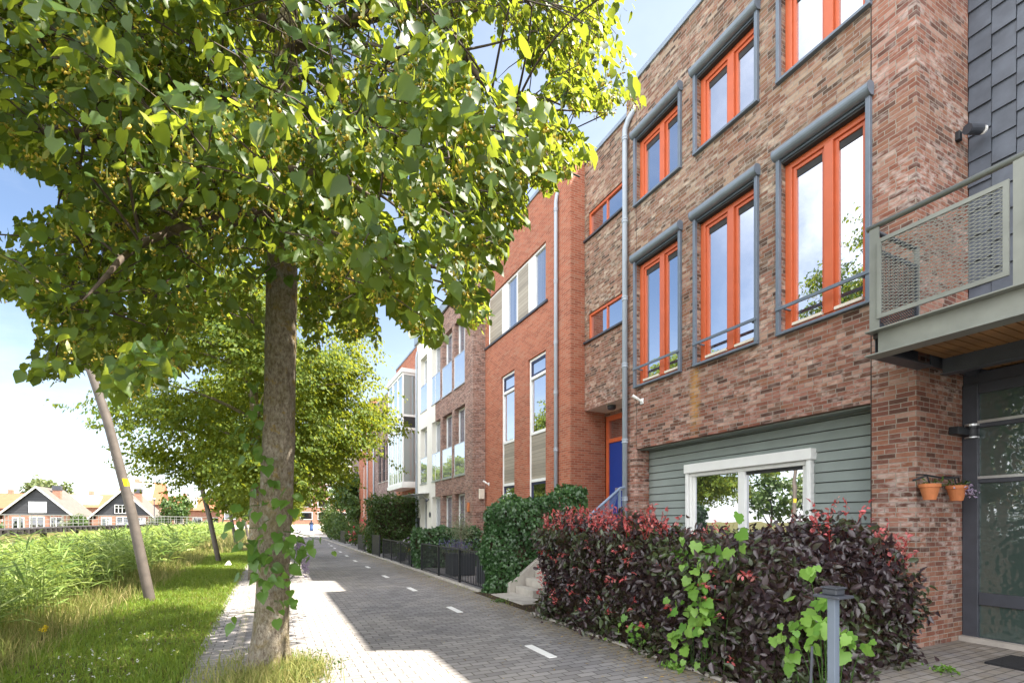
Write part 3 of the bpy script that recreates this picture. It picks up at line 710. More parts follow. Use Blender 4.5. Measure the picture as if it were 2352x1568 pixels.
# bollard lamp in front of the hedge
t = thing('garden_bollard', (3.12, 1.9, 0), 'slim grey square post with a flat cap before the copper hedge', 'bollard')
b = MB(); b.box(3.095, 3.143, 1.875, 1.923, 0, 1.13); b.build('post', M['steel_blue'], t, bevel=.004)
b = MB(); b.prism([(3.04,1.82,1.13),(3.198,1.82,1.13),(3.198,1.978,1.13),(3.04,1.978,1.13)], (0,0,.018)); b.build('cap', M['charcoal'], t, bevel=.005)
b = MB(); b.box(3.075, 3.163, 1.855, 1.943, 1.149, 1.185); b.box(3.065, 3.173, 1.845, 1.953, 1.186, 1.198); b.build('lamp_head', M['planter'], t, bevel=.006)
tag(MB().tube([(3.02, 1.98, 0), (3.03, 1.99, .4), (3.045, 1.985, .82)], .008, 8).build('plant_stake', M['charcoal']), 'thin grey plant stake standing beside the slim square post', 'stake')

# --- orange red brick house
rh = thing('brick_row_house', (D, 14.3, 0), 'orange red brick row house with white strip window and timber panels', 'house')
tw_ = [(12.74, 13.85, .9, 6.63), (14.82, 15.87, .9, 6.63)]; st = (12.74, 17.08, 8.06, 9.82)
b = MB(); b.wall(D, 11.4, 17.3, 0, 11.47, tw_ + [st], .14); body(b, D, 11.4, 17.3, 11.47); b.build('wall', M['brick_red'], rh)
roofpart(rh, D, 11.4, 17.3, 11.47)
pipe(rh, D - .08, 12.03, 0, 10.85, .052, (3.6, 5.2, 6.6, 8.3, 10.3), hopper=(.07, 0))
fx = D + .06
b = MB(); bars(b, fx, fx+.08, *st[:2], *st[2:], .07)
for y in (13.5, 13.86, 14.70, 15.46): b.box(fx, fx+.08, y, y + .08, st[2]+.07, st[3]-.07)
b.box(fx-.015, fx+.08, 13.58, 13.86, st[2]+.07, st[3]-.07); b.box(fx-.015, fx+.08, 15.54, 15.90, st[2]+.07, st[3]-.07)
o = b.build('window', M['white'], rh, bevel=.006)
for y0, y1 in ((12.81, 13.5), (14.78, 15.46)): MB().box(fx+.05, fx+.06, y0, y1, 8.13, 9.75).build('pane', M['glass_net'], o)
for y0, y1 in ((13.94, 14.70), (15.9, 17.01)): MB().box(fx+.01, fx+.05, y0, y1, 8.13, 9.75).build('timber_panel', M['timber'], o)
MB().box(D-.05, D+.06, 12.6, 17.3, 7.99, 8.055).build('sill', M['charcoal'], o)
for (y0, y1, z0, z1) in tw_:
    b = MB(); bars(b, fx, fx+.08, y0, y1, z0, z1, .08)
    for z in (2.80, 4.26, 5.98): b.box(fx-.01, fx+.08, y0+.08, y1-.08, z, z+.09)
    o = b.build('window', M['white'], rh, bevel=.006)
    MB().box(fx+.02, fx+.06, y0+.08, y1-.08, 2.89, 4.26).build('timber_panel', M['timber'], o)
    MB().box(fx+.05, fx+.06, y0+.08, y1-.08, 4.35, 5.98).build('pane', M['glass'], o)
    for za, zb in ((6.07, 6.55), (.98, 2.80)):
        s_ = MB(); bars(s_, fx+.015, fx+.06, y0+.08, y1-.08, za, zb, .07); s_.build('sash', M['navy'], o)
        MB().box(fx+.04, fx+.05, y0+.15, y1-.15, za+.07, zb-.07).build('pane', M['glass'], o)
bracket(16.95, 3.0, D, 'small white tube camera on the orange red brick house')
t = thing('alarm_box', (7.05, 17.25, 2.6), 'cream alarm box fixed at the corner of the russet brick wall', 'alarm box')
b = MB(); b.box(7.0, 7.2, 17.17, 17.295, 2.42, 2.80); b.build('case', M['cream'], t, bevel=.02)

# --- russet and cream house
wh = thing('brick_row_house', (6.78, 21, 0), 'russet brick house with a cream rendered strip and glass balustrades', 'house')
WX = 6.78
cols = [(18.14, 19.36), (19.66, 20.94), (21.23, 22.48), (23.28, 24.42)]
rows = [(0.25, 2.70), (3.43, 6.14), (6.98, 9.62)]
hol = [(a, c, z0, z1) for (a, c) in cols for (z0, z1) in rows]
hol = [h if not (h[0] > 23 and h[2] < 1) else (h[0], h[1], .05, 2.7) for h in hol]
b = MB(); b.wall(WX, 17.3, 21.97, 0, 10.6, hol, .26); body(b, WX, 17.3, 21.97, 10.6, left=False); b.build('wall', M['brick_white_house'], wh)
b = MB(); b.wall(WX - .012, 21.97, 25.1, 0, 10.6, hol, .27); b.quad((WX-.012,21.97,0),(WX-.0,21.97,0),(WX,21.97,10.6),(WX-.012,21.97,10.6)); body(b, WX, 21.97, 25.1, 10.6, right=False); b.build('rendered_wall', M['stucco'], wh)
b = MB(); b.box(WX-.10, WX+10, 17.3, 25.35, 10.602, 11.0); b.build('roof_edge', M['zinc'], wh, bevel=.01)
pipe(wh, WX-.09, 24.93, 0, 10.2, .05, (2.2, 4.6, 7.0, 9.4), hopper=(.06, 0)); 
for (y0, y1, z0, z1) in hol:
    fx = WX + .19
    if y0 > 23 and z0 < 1:
        b = MB(); bars(b, fx, fx+.07, y0, y1, z0, z1, .08); o = b.build('door', M['white'], wh, bevel=.005)
        MB().box(fx+.02, fx+.06, y0+.08, y1-.42, z0+.08, z1-.08).build('door_leaf', M['zinc'], o); MB().box(fx+.03, fx+.05, y1-.42, y1-.08, z0+.08, z1-.08).build('pane', M['glass_net'], o); continue
    b = MB(); bars(b, fx, fx+.06, y0, y1, z0, z1, .07); m_ = (y0+y1)/2 - .1
    b.box(fx+.005, fx+.06, m_, m_+.06, z0+.07, z1-.07)
    o = b.build('window', M['white'], wh, bevel=.005)
    MB().box(fx+.03, fx+.04, y0+.07, m_, z0+.07, z1-.07).build('pane', M['glass_net'], o); MB().box(fx+.03, fx+.04, m_+.06, y1-.07, z0+.07, z1-.07).build('pane', M['glass_net'], o)
    MB().box(WX-.05, WX+.18, y0-.02, y1+.02, z0-.05, z0-.002).build('sill', M['silver'], o)
    if z0 > 1:
        MB().box(WX+.0, WX+.014, y0+.03, y1-.03, z0+.04, z0+1.24).build('balustrade', M['glass_balu'], o)
        g = MB(); bars(g, WX-.008, WX+.02, y0+.005, y1-.005, z0+.015, z0+1.265, .025); g.build('balustrade_frame', M['silver'], o)
t = thing('entrance_canopy', (6.4, 23.8, 2.8), 'flat frosted glass canopy on steel arms above the cream wall door', 'canopy')
b = MB(); b.prism([(5.9,22.9,2.84),(5.9,24.8,2.84),(6.76,24.8,2.92),(6.76,22.9,2.92)], (0,0,.02)); b.build('glass_sheet', M['silver'], t)
for y in (23.2, 24.5): b = MB(); b.tube([(6.77,y,2.6),(6.5,y,2.80),(5.95,y,2.82)], .02, 8); b.build('arm', M['silver'], t)
t = thing('wall_lamp', (6.7, 22.95, 2.62), 'small grey globe lamp below the glass canopy', 'wall lamp')
b = MB(); b.tube([(6.77,22.9,2.62),(6.66,22.9,2.60)], .025, 8); b.lathe((6.64,22.9,2.5), [(.03,0),(.07,.05),(.07,.1),(.03,.15)], 12); b.build('lamp_shade', M['charcoal'], t)
t = thing('letter_box', (6.75, 24.65, 1.5), 'flat black letter box on the cream wall beside the door', 'letter box')
b = MB(); b.box(6.70, 6.765, 24.55, 24.75, 1.3, 1.75); b.build('case', M['black_metal'], t, bevel=.01); MB().box(6.695, 6.70, 24.57, 24.73, 1.66, 1.69).build('slot', M['silver'], t)
t = thing('wall_lamp', (6.75, 17.7, 2.2), 'small copper coloured wall light on the russet brick corner', 'wall lamp')
b = MB(); b.box(6.70, 6.778, 17.62, 17.74, 1.95, 2.30); b.build('shade', M['terracotta'], t, bevel=.015)
t = thing('house_plaque', (6.75, 22.8, 1.9), 'small dark round plaque on the cream wall right of the door', 'plaque')
b = MB(); b.tube([(6.765,22.75,1.9),(6.74,22.75,1.9)], .13, 18); b.build('disc', M['charcoal'], t)

# --- house with the white bay window
yh = thing('brick_row_house', (D, 28.5, 0), 'red brick house with a tall white glazed bay window', 'house')
b = MB(); b.wall(D, 25.1, 32.0, 0, 11.2); body(b, D, 25.1, 32.0, 11.2); b.build('wall', M['brick_red'], yh); roofpart(yh, D, 25.1, 32.0, 11.2)
pipe(yh, D - .08, 26.0, 0, 10.5, .055, (3.5, 6.2, 8.9))
b = MB(); X0 = 6.42; Y0, Y1, Z0, Z1 = 26.75, 30.4, 3.62, 9.62
b.box(X0-.04, D-.002, Y0-.04, Y1+.04, Z0-.22, Z0); b.box(X0-.06, D-.002, Y0-.06, Y1+.06, Z1, Z1+.22)
ys_ = [Y0, 27.9, 29.1, Y1-.08]; zs_ = [Z0, 6.55, 7.25, Z1-.12]
for y in ys_: b.box(X0, X0+.08, y, y+.09, Z0, Z1)
for z in zs_:
    for a, c in zip(ys_, ys_[1:]): b.box(X0+.01, X0+.08, a+.09, c, z, z+.12)
for xx in (X0+.08, D-.1):
    if xx > X0+.1: b.box(xx, xx+.09, Y0, Y0+.08, Z0, Z1)
for z in zs_: b.box(X0+.08, D-.1, Y0+.01, Y0+.08, z, z+.12)
for y in (Y0+.6, 28.5, 29.7): b.box(X0+.02, X0+.07, y, y+.05, 6.67, 7.25); b.box(X0+.02, X0+.07, y, y+.05, Z0+.12, 6.55)
o = b.build('bay_window', M['white'], yh, bevel=.006)
for a, c in zip(ys_, ys_[1:]):
    for z, z2 in zip(zs_, zs_[1:]): MB().box(X0+.045, X0+.055, a+.09, c, z+.12, z2).build('pane', M['glass_bay'], o)
for z, z2 in zip(zs_, zs_[1:]): MB().box(X0+.08, D-.1, Y0+.04, Y0+.05, z+.12, z2).build('pane', M['glass_bay'] if z != 6.55 else M['dark'], o)
def plain_house(lab, y0, y1, z1, wallmat, wins, frmat, panemat, X=D, pipe_y=None, sill=True):
    h = thing('brick_row_house', (X, (y0+y1)/2, 0), lab, 'house')
    b = MB(); b.wall(X, y0, y1, 0, z1, wins, .16); body(b, X, y0, y1, z1); b.build('wall', M[wallmat], h); roofpart(h, X, y0, y1, z1)
    for (a, c, z0, zz) in wins:
        b = MB(); bars(b, X+.08, X+.14, a, c, z0, zz, .07)
        if zz - z0 > 1.8: b.box(X+.085, X+.135, a+.07, c-.07, z0+.75, z0+.81)
        o = b.build('window', M[frmat], h); MB().box(X+.11, X+.12, a+.07, c-.07, z0+.07, zz-.07).build('pane', M[panemat], o)
        if sill: MB().box(X-.05, X+.08, a-.03, c+.03, z0-.06, z0-.002).build('sill', M['concrete'], o)
    if pipe_y: pipe(h, X - .08, pipe_y, 0, z1 - .6, .055, (3.5, 6.5, 9))
    return h
pw = [(a, a+1.05, z0, z1) for a in (32.5, 33.95, 35.4, 36.85) for z0, z1 in ((4.4, 6.92), (8.18, 9.4), (1.2, 3.0))]
plain_house('purple brown brick house with dark framed window rows', 32.0, 39.6, 10.35, 'brick_purple', pw, 'charcoal', 'glass_far', pipe_y=39.35)
plain_house('orange brick house with a white casement beyond the purple brown house', 39.6, 46.3, 11.15, 'brick_red', [(43.0, 45.7, 7.7, 9.3), (43.6, 44.3, 2.0, 6.3)], 'white', 'glass_net', X=7.2, pipe_y=41.6)
plain_house('brown brick house with paired dark windows at the row end', 46.3, 51.6, 10.7, 'brick_purple', [(a, a+1.2, z0, z1) for a in (47.4, 49.6) for z0, z1 in ((7.9, 9.9), (4.4, 6.35), (1, 3))], 'charcoal', 'glass_far')
plain_house('low red brick house half hidden by trees past the row', 58, 72, 7.5, 'brick_far', [(a, a+1.4, z0, z1) for a in (60, 64, 68) for z0, z1 in ((1, 3), (4.4, 6.2))], 'white', 'glass_far', X=10.5)

# ------------------------------------------------------------------ lime trees
POLY = [(-4000,-4000),(1480,-4000),(1455,0),(1466,18),(1433,65),(1447,119),(1465,202),(1482,232),(1462,264),(1429,245),(1411,266),(1383,281),(1343,250),(1321,272),(1300,240),(1262,236),
 (1257,252),(1285,266),(1314,288),(1343,306),(1364,342),(1347,395),(1314,384),(1303,416),(1285,398),(1278,444),(1257,460),(1246,445),(1221,430),(1206,418),(1210,452),(1204,530),(1188,532),(1164,576),(1141,610),(1112,690),(1134,738),(1128,752),(1082,757),(1045,722),(1020,668),
 (1004,600),(975,600),(985,660),(1012,740),(1026,780),(1000,796),(960,772),(928,750),(880,695),(856,705),(872,750),(870,800),(845,775),(800,790),(760,770),(720,840),(690,815),
 (688,612),(604,612),(600,790),(560,770),(520,740),(484,700),(470,735),(440,775),(428,840),(412,858),(380,884),(350,895),(325,905),(297,930),(284,955),(270,925),(235,900),(215,850),(190,850),(172,864),(140,878),(98,882),(45,890),(39,858),(75,810),(88,760),(70,722),(30,692),(-20,700),
 (-60,560),(6,530),(60,485),(120,474),(148,462),(138,438),(110,425),(60,402),(0,378),(-90,378),(-200,500),(-400,1000),(-4000,1000)]
HOLES = [[(1091,47),(1134,47),(1138,68),(1123,94),(1130,104),(1185,122),(1195,158),(1217,176),(1253,162),(1253,187),(1239,216),(1185,202),(1149,180),(1098,151),(1077,122)],
         [(860,438),(893,430),(911,486),(929,511),(945,560),(930,575),(904,512),(886,500),(868,478)]]
def inside(px, py, poly):
    r = np.zeros(len(px), bool); n = len(poly)
    for i in range(n):
        x0, y0 = poly[i]; x1, y1 = poly[i - 1]
        c = ((y0 > py) != (y1 > py)) & (px < (x1 - x0) * (py - y0) / ((y1 - y0) if y1 != y0 else 1e-9) + x0)
        r ^= c
    return r
def crown_ok(P):
    z = P[:,0]*SI + P[:,1]*CO; lat = P[:,0]*CO - P[:,1]*SI; zz = np.maximum(z, .05)
    px = CX + FPX * lat / zz; py = HY - (P[:,2] - EYE) * FPX / zz
    ok = inside(px, py, POLY)
    for h in HOLES: ok &= ~inside(px, py, h)
    behind = z < .8
    return (ok & (z > 2.0)) | (behind & (P[:,2] > 3.2))
def spray_leaves(B, A, Ln, nl, centre):
    """B bases, A axes, Ln lengths -> leaf positions, tips, normals"""
    n = len(B); k = nl
    t = np.tile(np.linspace(.08, 1, k), (n, 1)) + rng.normal(size=(n, k)) * .03
    up = np.array([0, 0, 1.0])
    side = unit(np.cross(A, np.tile(up, (n, 1))) + 1e-6)
    sg = np.tile(np.where(np.arange(k) % 2 == 0, 1, -1), (n, 1)) * 1.0
    P = B[:,None] + A[:,None]*(Ln[:,None]*t)[...,None] - up*(.22*Ln[:,None]*t**2)[...,None] + side[:,None]*(sg*.05)[...,None] + rng.normal(size=(n,k,3))*.035
    T = side[:,None]*(sg*.5)[...,None] + A[:,None]*.45 + np.array([0,0,-.62]) + rng.normal(size=(n,k,3))*.28
    out = unit(B - centre)
    N = up*.75 + out[:,None]*.45 + rng.normal(size=(n,k,3))*.36
    return P.reshape(-1,3), T.reshape(-1,3), N.reshape(-1,3)
def bez(p0, p1, p2, n=8):
    p0, p1, p2 = map(Vector, (p0, p1, p2))
    return [p0*(1-t)**2 + p1*2*t*(1-t) + p2*t*t for t in np.linspace(0, 1, n)]

t1 = thing('lime_tree', (0, 5.93, 0), 'big near lime tree with mossy trunk and blossom hanging over the path', 'tree', 'lime trees lining the path')
tr = [at(612,1575,5.33), at(615,1545,5.33), at(619,1490,5.33), at(625,1390,5.33), at(630,1250,5.33), at(638,1050,5.33), at(645,850,5.33), at(650,650,5.33), at(653,500,5.35), at(655,250,5.4), at(660,-100,5.45), at(650,-500,5.5), at(655,-800,5.5)]
rad = [.225, .20, .178, .163, .157, .155, .153, .15, .14, .125, .10, .07, .03]
# smooth resample of the trunk
def resample(pts, rads, m):
    s = np.concatenate([[0], np.cumsum([(b-a).length for a, b in zip(pts, pts[1:])])]); u = np.linspace(0, s[-1], m)
    A = np.array([tuple(p) for p in pts]); return [Vector((np.interp(q, s, A[:,0]), np.interp(q, s, A[:,1]), np.interp(q, s, A[:,2]))) for q in u], list(np.interp(u, s, rads))
tp, trr = resample(tr, rad, 90)
b = MB(); b.tube(tp, trr, 28)
va = np.array(b.v); cen = np.repeat(np.array([tuple(p) for p in tp]), 28, 0)
dv = va - cen; an = np.arctan2(dv[:,1], dv[:,0]); zq = va[:,2]
va = cen + dv * (1 + .05*np.sin(an*3+zq*1.3) + .035*np.sin(an*5-zq*2.1+1) + .02*np.sin(an*11+zq*9) + rng.normal(size=len(an))*.012 + np.exp(-np.maximum(zq,0)/.16)*(.22+.13*np.sin(an*5+.7)))[:,None]
b.v = [tuple(q) for q in va]
b.build('trunk', M['bark'], t1, smooth=True)
# limbs: the ones the picture shows, then the rest round the crown
LIMB = []
def limb(pts, r0, r1, m=12):
    p, r = resample([Vector(q) for q in pts], list(np.linspace(r0, r1, len(pts))), m); LIMB.append((p, r))
limb([at(655,420,5.38), at(560,330,5.2), at(430,322,5.0), at(300,320,4.75), at(190,312,4.5), at(60,290,4.3), at(-150,285,4.0), at(-420,330,3.7)], .085, .03, 20)
limb([at(655,300,5.4), at(540,240,5.1), at(400,185,4.8), at(250,125,4.5), at(120,85,4.3), at(0,20,4.1), at(-200,-80,3.9), at(-400,-130,3.8)], .075, .025, 18)
limb([at(190,312,4.5), at(200,285,4.5), at(232,240,4.52), at(246,190,4.55), at(285,150,4.6)], .02, .014, 12)
limb([at(190,312,4.5), at(180,380,4.4), at(170,430,4.3), at(200,480,4.2), at(215,540,4.1)], .026, .008, 8)
limb([at(655,120,5.4), at(760,60,5.2), at(860,35,5.0), at(960,15,4.8), at(1010,40,4.7), at(1050,100,4.6), at(1085,160,4.5), at(1130,215,4.4), at(1170,290,4.3)], .07, .014, 18)
limb([at(655,430,5.35), at(600,300,5.6), at(560,150,5.9), at(520,-50,6.2)], .06, .03)
limb([at(655,470,5.3), at(720,430,4.7), at(790,420,4.1), at(860,440,3.6)], .05, .012)
limb([at(655,480,5.35), at(740,440,5.5), at(850,430,5.6), at(980,470,5.6), at(1080,560,5.5)], .06, .012)
limb([at(655,500,5.3), at(560,480,4.6), at(420,520,3.9), at(300,570,3.4), at(230,650,3.1), at(190,690,2.95)], .05, .004)
limb([at(655,500,5.3), at(560,500,4.9), at(450,560,4.3), at(360,680,3.6)], .045, .01)
for k in range(20):
    h0 = 4.4 + k * .27; a = k * 2.4 + .5
    if math.sin(a) < -.2 and h0 < 7.5: continue
    Rm = 3.7 * (1 - max(0, (h0 - 6) / 6)); ax = Vector((.1, 5.95, h0))
    e = ax + Vector((math.cos(a) * Rm, math.sin(a) * Rm, random.uniform(.2, 1.2)))
    limb(bez(ax, ax.lerp(e, .5) + Vector((0,0,.6)), e, 8), .05, .012, 9)
b = MB()
for p, r in LIMB: b.tube(p, r, 7)
b.build('limbs', M['limb'], t1, smooth=True)
ns = 5600; c0 = np.array([.15, 5.95, 5.2])
hh = 2.1 + 8.1 * rng.beta(1.35, 1.6, ns)
Rm = np.interp(hh, [2.1,3,4,5,6,7,8,9,10.2], [3.1,3.8,4.25,4.4,4.2,3.8,3.1,2.1,.5])
ang = rng.random(ns) * 2 * np.pi; rr = Rm * rng.random(ns) ** .42
hmin = np.maximum(2.1, 4.6 - .8 * rr)
keep = hh > hmin; hh, rr, ang = hh[keep], rr[keep], ang[keep]
B = np.stack([.15 + rr*np.cos(ang), 5.95 + rr*np.sin(ang)*np.where(np.sin(ang) > 0, .82, 1.0), hh], 1)
# the low outer boughs reach nearer the camera on the water side and over the path
nf = 1500; fz = rng.uniform(2.7, 5.2, nf); fx_ = rng.uniform(-250, 1470, nf); fy_ = rng.uniform(-250, 900, nf)
FB = np.array([tuple(at(a, c, z)) for a, c, z in zip(fx_, fy_, fz)]); r_f = np.hypot(FB[:,0]-.15, FB[:,1]-5.95)
FB = FB[(r_f < 4.5) & (r_f > 1.0) & (FB[:,2] < 8)]; fa = np.arctan2(FB[:,1]-5.95, FB[:,0]-.15)
B = np.concatenate([B, FB]); ang = np.concatenate([ang, fa])
A = unit(np.stack([np.cos(ang), np.sin(ang), np.full(len(ang), -.12)], 1) + rng.normal(size=(len(ang), 3)) * np.array([.45,.45,.2]))
B = B - A * .25
ck = crown_ok(B + A * .2); B, A = B[ck], A[ck]
# sprays gather into boughs: pick bough centres and cluster the sprays round them, leaving gaps for light
keepc = []
for i in rng.permutation(len(B)):
    if all((B[i]-B[j]) @ (B[i]-B[j]) > .50**2 for j in keepc): keepc.append(i)
    if len(keepc) > 330: break
B0 = B.copy(); pick = np.array(keepc)[rng.integers(0, len(keepc), 5800)]
A = unit(A[pick] + rng.normal(size=(len(pick),3))*np.array([.5,.5,.2])); B = B[pick] + rng.normal(size=(len(pick),3))*np.array([.25,.25,.13])
CB = B0; zc_ = np.maximum(B[:,0]*SI + B[:,1]*CO, .5); pyc = HY - (B[:,2]-EYE)*FPX/zc_
ck = crown_ok(B + A * .2) & ((pyc > -80) | (rng.random(len(B)) < np.where(B[:,0] > .2, .62, .95))); B, A = B[ck], A[ck]; PK = pick[ck]
Ln = rng.uniform(.35, .62, len(B)); TW = crown_ok(B) & crown_ok(B - [0,0,.15]) & crown_ok(B + A*Ln[:,None]) & crown_ok(B + A*Ln[:,None] - [0,0,.2])
P, T, N = spray_leaves(B, A, Ln, 18, c0)
m_ = crown_ok(P) & crown_ok(P - [0,0,.05])
# a gap in the boughs on the sunny side lets the sun reach the front branch beside the trunk
SD = np.array([6.1,-2.85,11.3]); SD = SD / np.linalg.norm(SD)
GAP = [np.array(tuple(at(*q))) for q in ((590,375,3.5),(650,385,3.35),(720,395,3.2),(790,410,3.15),(850,450,3.15),(890,520,3.2),(930,600,3.3),(975,690,3.4))]
def in_gap(P):
    bad = np.zeros(len(P), bool)
    for g in GAP:
        d = P - g; s = d @ SD; bad |= (s > .30) & (np.linalg.norm(d - s[:,None]*SD, axis=1) < .58)
    return bad
m_ &= ~in_gap(P); P, T, N = P[m_], T[m_], N[m_]
# the front branch itself, well leafed
GB = np.array([GAP[k] for k in rng.integers(0, len(GAP), 90)]) + rng.normal(size=(90,3))*np.array([.16,.16,.13]); GA = unit(rng.normal(size=(90,3))*np.array([.8,.8,.2]) + np.array([.2,-.4,-.15]))
P2_, T2_, N2_ = spray_leaves(GB, GA, rng.uniform(.3,.5,90), 14, c0); k2 = crown_ok(P2_); P = np.concatenate([P, P2_[k2]]); T = np.concatenate([T, T2_[k2]]); N = np.concatenate([N, N2_[k2]])
b = MB(); b.tube([at(655,470,5.3), at(640,400,4.4)] + [Vector(g) for g in GAP], [.05,.035,.028,.024,.02,.017,.014,.011,.008,.005], 7, False)
bp0, br0 = resample([at(655,470,5.3), at(640,400,4.4)] + [Vector(g) for g in GAP], [.05,.035,.028,.024,.02,.017,.014,.011,.008,.005], 24); b = MB(); b.tube(bp0, br0, 7); b.build('front_branch', M['limb'], t1, smooth=True)
leaf_mesh('crown', LIME, P, T, N, .040 + .052*rng.random(len(P))**1.4, M['lime'], t1)
# blossom: pale bracts and small yellow flower balls hanging under the sprays
nb = min(9500, len(P)); sel = rng.choice(len(P), nb, replace=False)
bp = P[sel] + np.array([0,0,-.03]) + rng.normal(size=(nb,3))*.02
leaf_mesh('bracts', NARROW, bp, np.array([0,0,-1.0]) + rng.normal(size=(nb,3))*.35, rdir(nb), rng.uniform(.06,.09,nb), M['bract'], t1)
fp = (bp[:,None] + np.array([0,0,-.075]) + rng.normal(size=(nb,6,3))*np.array([.018,.018,.016])).reshape(-1,3)
fp = fp[crown_ok(fp) & ~in_gap(fp)]
leaf_mesh('blossom', PETAL, fp, rdir(len(fp)), rdir(len(fp)), rng.uniform(.012,.020,len(fp)), M['blossom'], t1)
LP = np.array([tuple(q) for p, r in LIMB for q in p] + [tuple(q) for q in tp[45:]])
b = MB()
for k in np.unique(PK):
    c = CB[k]; d = np.linalg.norm(LP - c, axis=1); j = int(d.argmin()); q0, q2 = Vector(LP[j]), Vector(c)
    ok2 = crown_ok(np.array([c, LP[j]*.5 + c*.5 + [0,0,.1]])).all()
    if .1 < d[j] < 1.25 and ok2: b.tube(bez(q0, q0.lerp(q2, .5) + Vector((random.uniform(-.15,.15), random.uniform(-.15,.15), .14)), q2, 9), list(np.linspace(.012,.005,9)), 5, False)
    for i in np.nonzero(PK == k)[0]:
        if not TW[i] or random.random() < .6: continue
        q1 = Vector(B[i]); q3 = q1 + Vector(A[i]) * float(Ln[i]) - Vector((0,0,.2*float(Ln[i])))
        b.tube([q2, q2.lerp(q1,.6) + Vector((0,0,.03)), q1, q1.lerp(q3,.5) + Vector((0,0,.04)), q3], [.006,.005,.005,.004,.002], 4, False)
b.build('twigs', M['twigwood'], t1)
# leafy shoots sprouting from the trunk
SH = [(600,950,5.2,7),(582,1000,5.15,8),(590,1055,5.1,7),(606,1112,5.1,7),(650,1150,4.95,7),(545,1215,5.0,7),(575,1245,5.0,9),(603,1285,4.98,9),(655,1232,4.95,8),(585,1308,5.0,7),(632,1330,4.95,10),(655,1300,4.95,8),(690,1262,5.0,8),(700,1245,5.0,4),(735,1240,5.0,3),(640,1385,4.97,9),(602,1205,4.98,5),(560,1165,5.1,5),(580,900,5.25,5),(665,640,5.1,6),(630,615,5.1,5),(545,1410,5.1,3)]
view = Vector((SI, CO, 0))
for (x, y, z, n) in SH:
    c = at(x, y, z); base = min(tp, key=lambda q: (q - c).length); a = (c - base); 
    PP, TT, NN = [], [], []; st_ = MB()
    st_.tube(bez(base, base.lerp(c, .5) + Vector((0,0,.05)), c, 5), [.007,.006,.005,.004,.002], 5, False)
    for k in range(n):
        p = c + Vector(rng.normal(size=3)) * .075
        PP.append(p); TT.append(Vector((rng.normal()*.6, rng.normal()*.4, -.6)) + a.normalized() * .5); NN.append(Vector((0,0,.7)) - view * .5 + Vector(rng.normal(size=3)) * .35)
    so_ = st_.build('trunk_shoot', M['shootleaf'], t1)
    leaf_mesh('leaves', LIME, [tuple(p) for p in PP], [tuple(p) for p in TT], [tuple(p) for p in NN], rng.uniform(.065,.122,len(PP)), M['shootleaf'], so_)

def far_lime(loc, lab, hgt_, Rr, base, nspray, nl, size, tmpl, seed, trunk_r=.16, mat='lime_far'):
    global rng
    rng = np.random.default_rng(seed); random.seed(seed)
    t = thing('lime_tree', loc, lab, 'tree', 'lime trees lining the path'); L = np.array(loc)
    b = MB(); top = hgt_ * .9
    p, r = resample([Vector(loc), Vector(loc)+Vector((.03,0,base+.3)), Vector(loc)+Vector((-.05,.05,hgt_*.6)), Vector(loc)+Vector((0,0,top))], [trunk_r*1.25, trunk_r, trunk_r*.7, .02], 14); b.tube(p, r, 12); b.build('trunk', M['bark'], t, smooth=True)
    b = MB()
    for k in range(16):
        h0 = base + .6 + k * (hgt_ - base - 1.5) / 16; a = k * 2.4; e = Vector(loc) + Vector((math.cos(a)*Rr*.8, math.sin(a)*Rr*.8, h0 + .7)); s0 = Vector(loc) + Vector((0,0,h0))
        b.tube(bez(s0, s0.lerp(e,.5)+Vector((0,0,.4)), e, 6), [.05,.045,.035,.025,.018,.008], 6)
    b.build('limbs', M['bark'], t, smooth=True)
    # clumpy crown: sprays gather round sub-centres
    nc = 70; f = rng.random(nc); ca = rng.random(nc)*2*np.pi; cr = Rr * np.sin(np.pi*np.clip(f*.86+.14,0,1))**.55 * rng.random(nc)**.35
    C = np.stack([cr*np.cos(ca), cr*.85*np.sin(ca), base + .2 + f*(hgt_-base-.5)], 1)
    pick = rng.integers(0, nc, nspray)
    B = C[pick] + rng.normal(size=(nspray,3))*np.array([.5,.5,.32])*Rr/3.6
    A = unit(np.stack([B[:,0], B[:,1], np.full(nspray,-.2)], 1)/Rr + rng.normal(size=(nspray,3))*np.array([.4,.4,.15]))
    P, T, N = spray_leaves(B + L, A, rng.uniform(.3,.6,nspray), nl, L + [0,0,base+(hgt_-base)*.5])
    leaf_mesh('crown', tmpl, P, T, N, rng.uniform(.75,1.2,len(P))*size, M[mat], t, tint=np.clip(rng.random(len(P))*.8 + .2*rng.random(), 0, 1))
    return t
t2 = far_lime((-.35, 15.4, 0), 'second lime tree, its crown spreading behind the big trunk', 8.2, 3.1, 2.75, 5000, 14, .098, DIA, 21)
t3 = far_lime((.1, 22.4, 0), 'third lime tree down the path behind the second crown', 8.4, 2.6, 2.1, 2800, 12, .13, DIA, 33)
for i, (y, sc, lab) in enumerate([(30.5,1.0,'fourth lime tree along the path, seen between the trunk and the houses'),(38.5,.95,'fifth lime tree along the path, partly screening the tall flats'),(47,1.0,'sixth lime tree along the path beyond the bay window'),(56,.95,'seventh lime tree beside the path near its bend'),(66,1.0,'eighth lime tree beside the path before the sunny end'),(90,.9,'last lime tree standing in the sun at the path end')]):
    dup(t3, (.1 + bend(y) - (1.0 if i < 5 else 1.2), y, 0), 1.1 * (i + 1), sc*.86, lab)
rng = np.random.default_rng(5); random.seed(5)

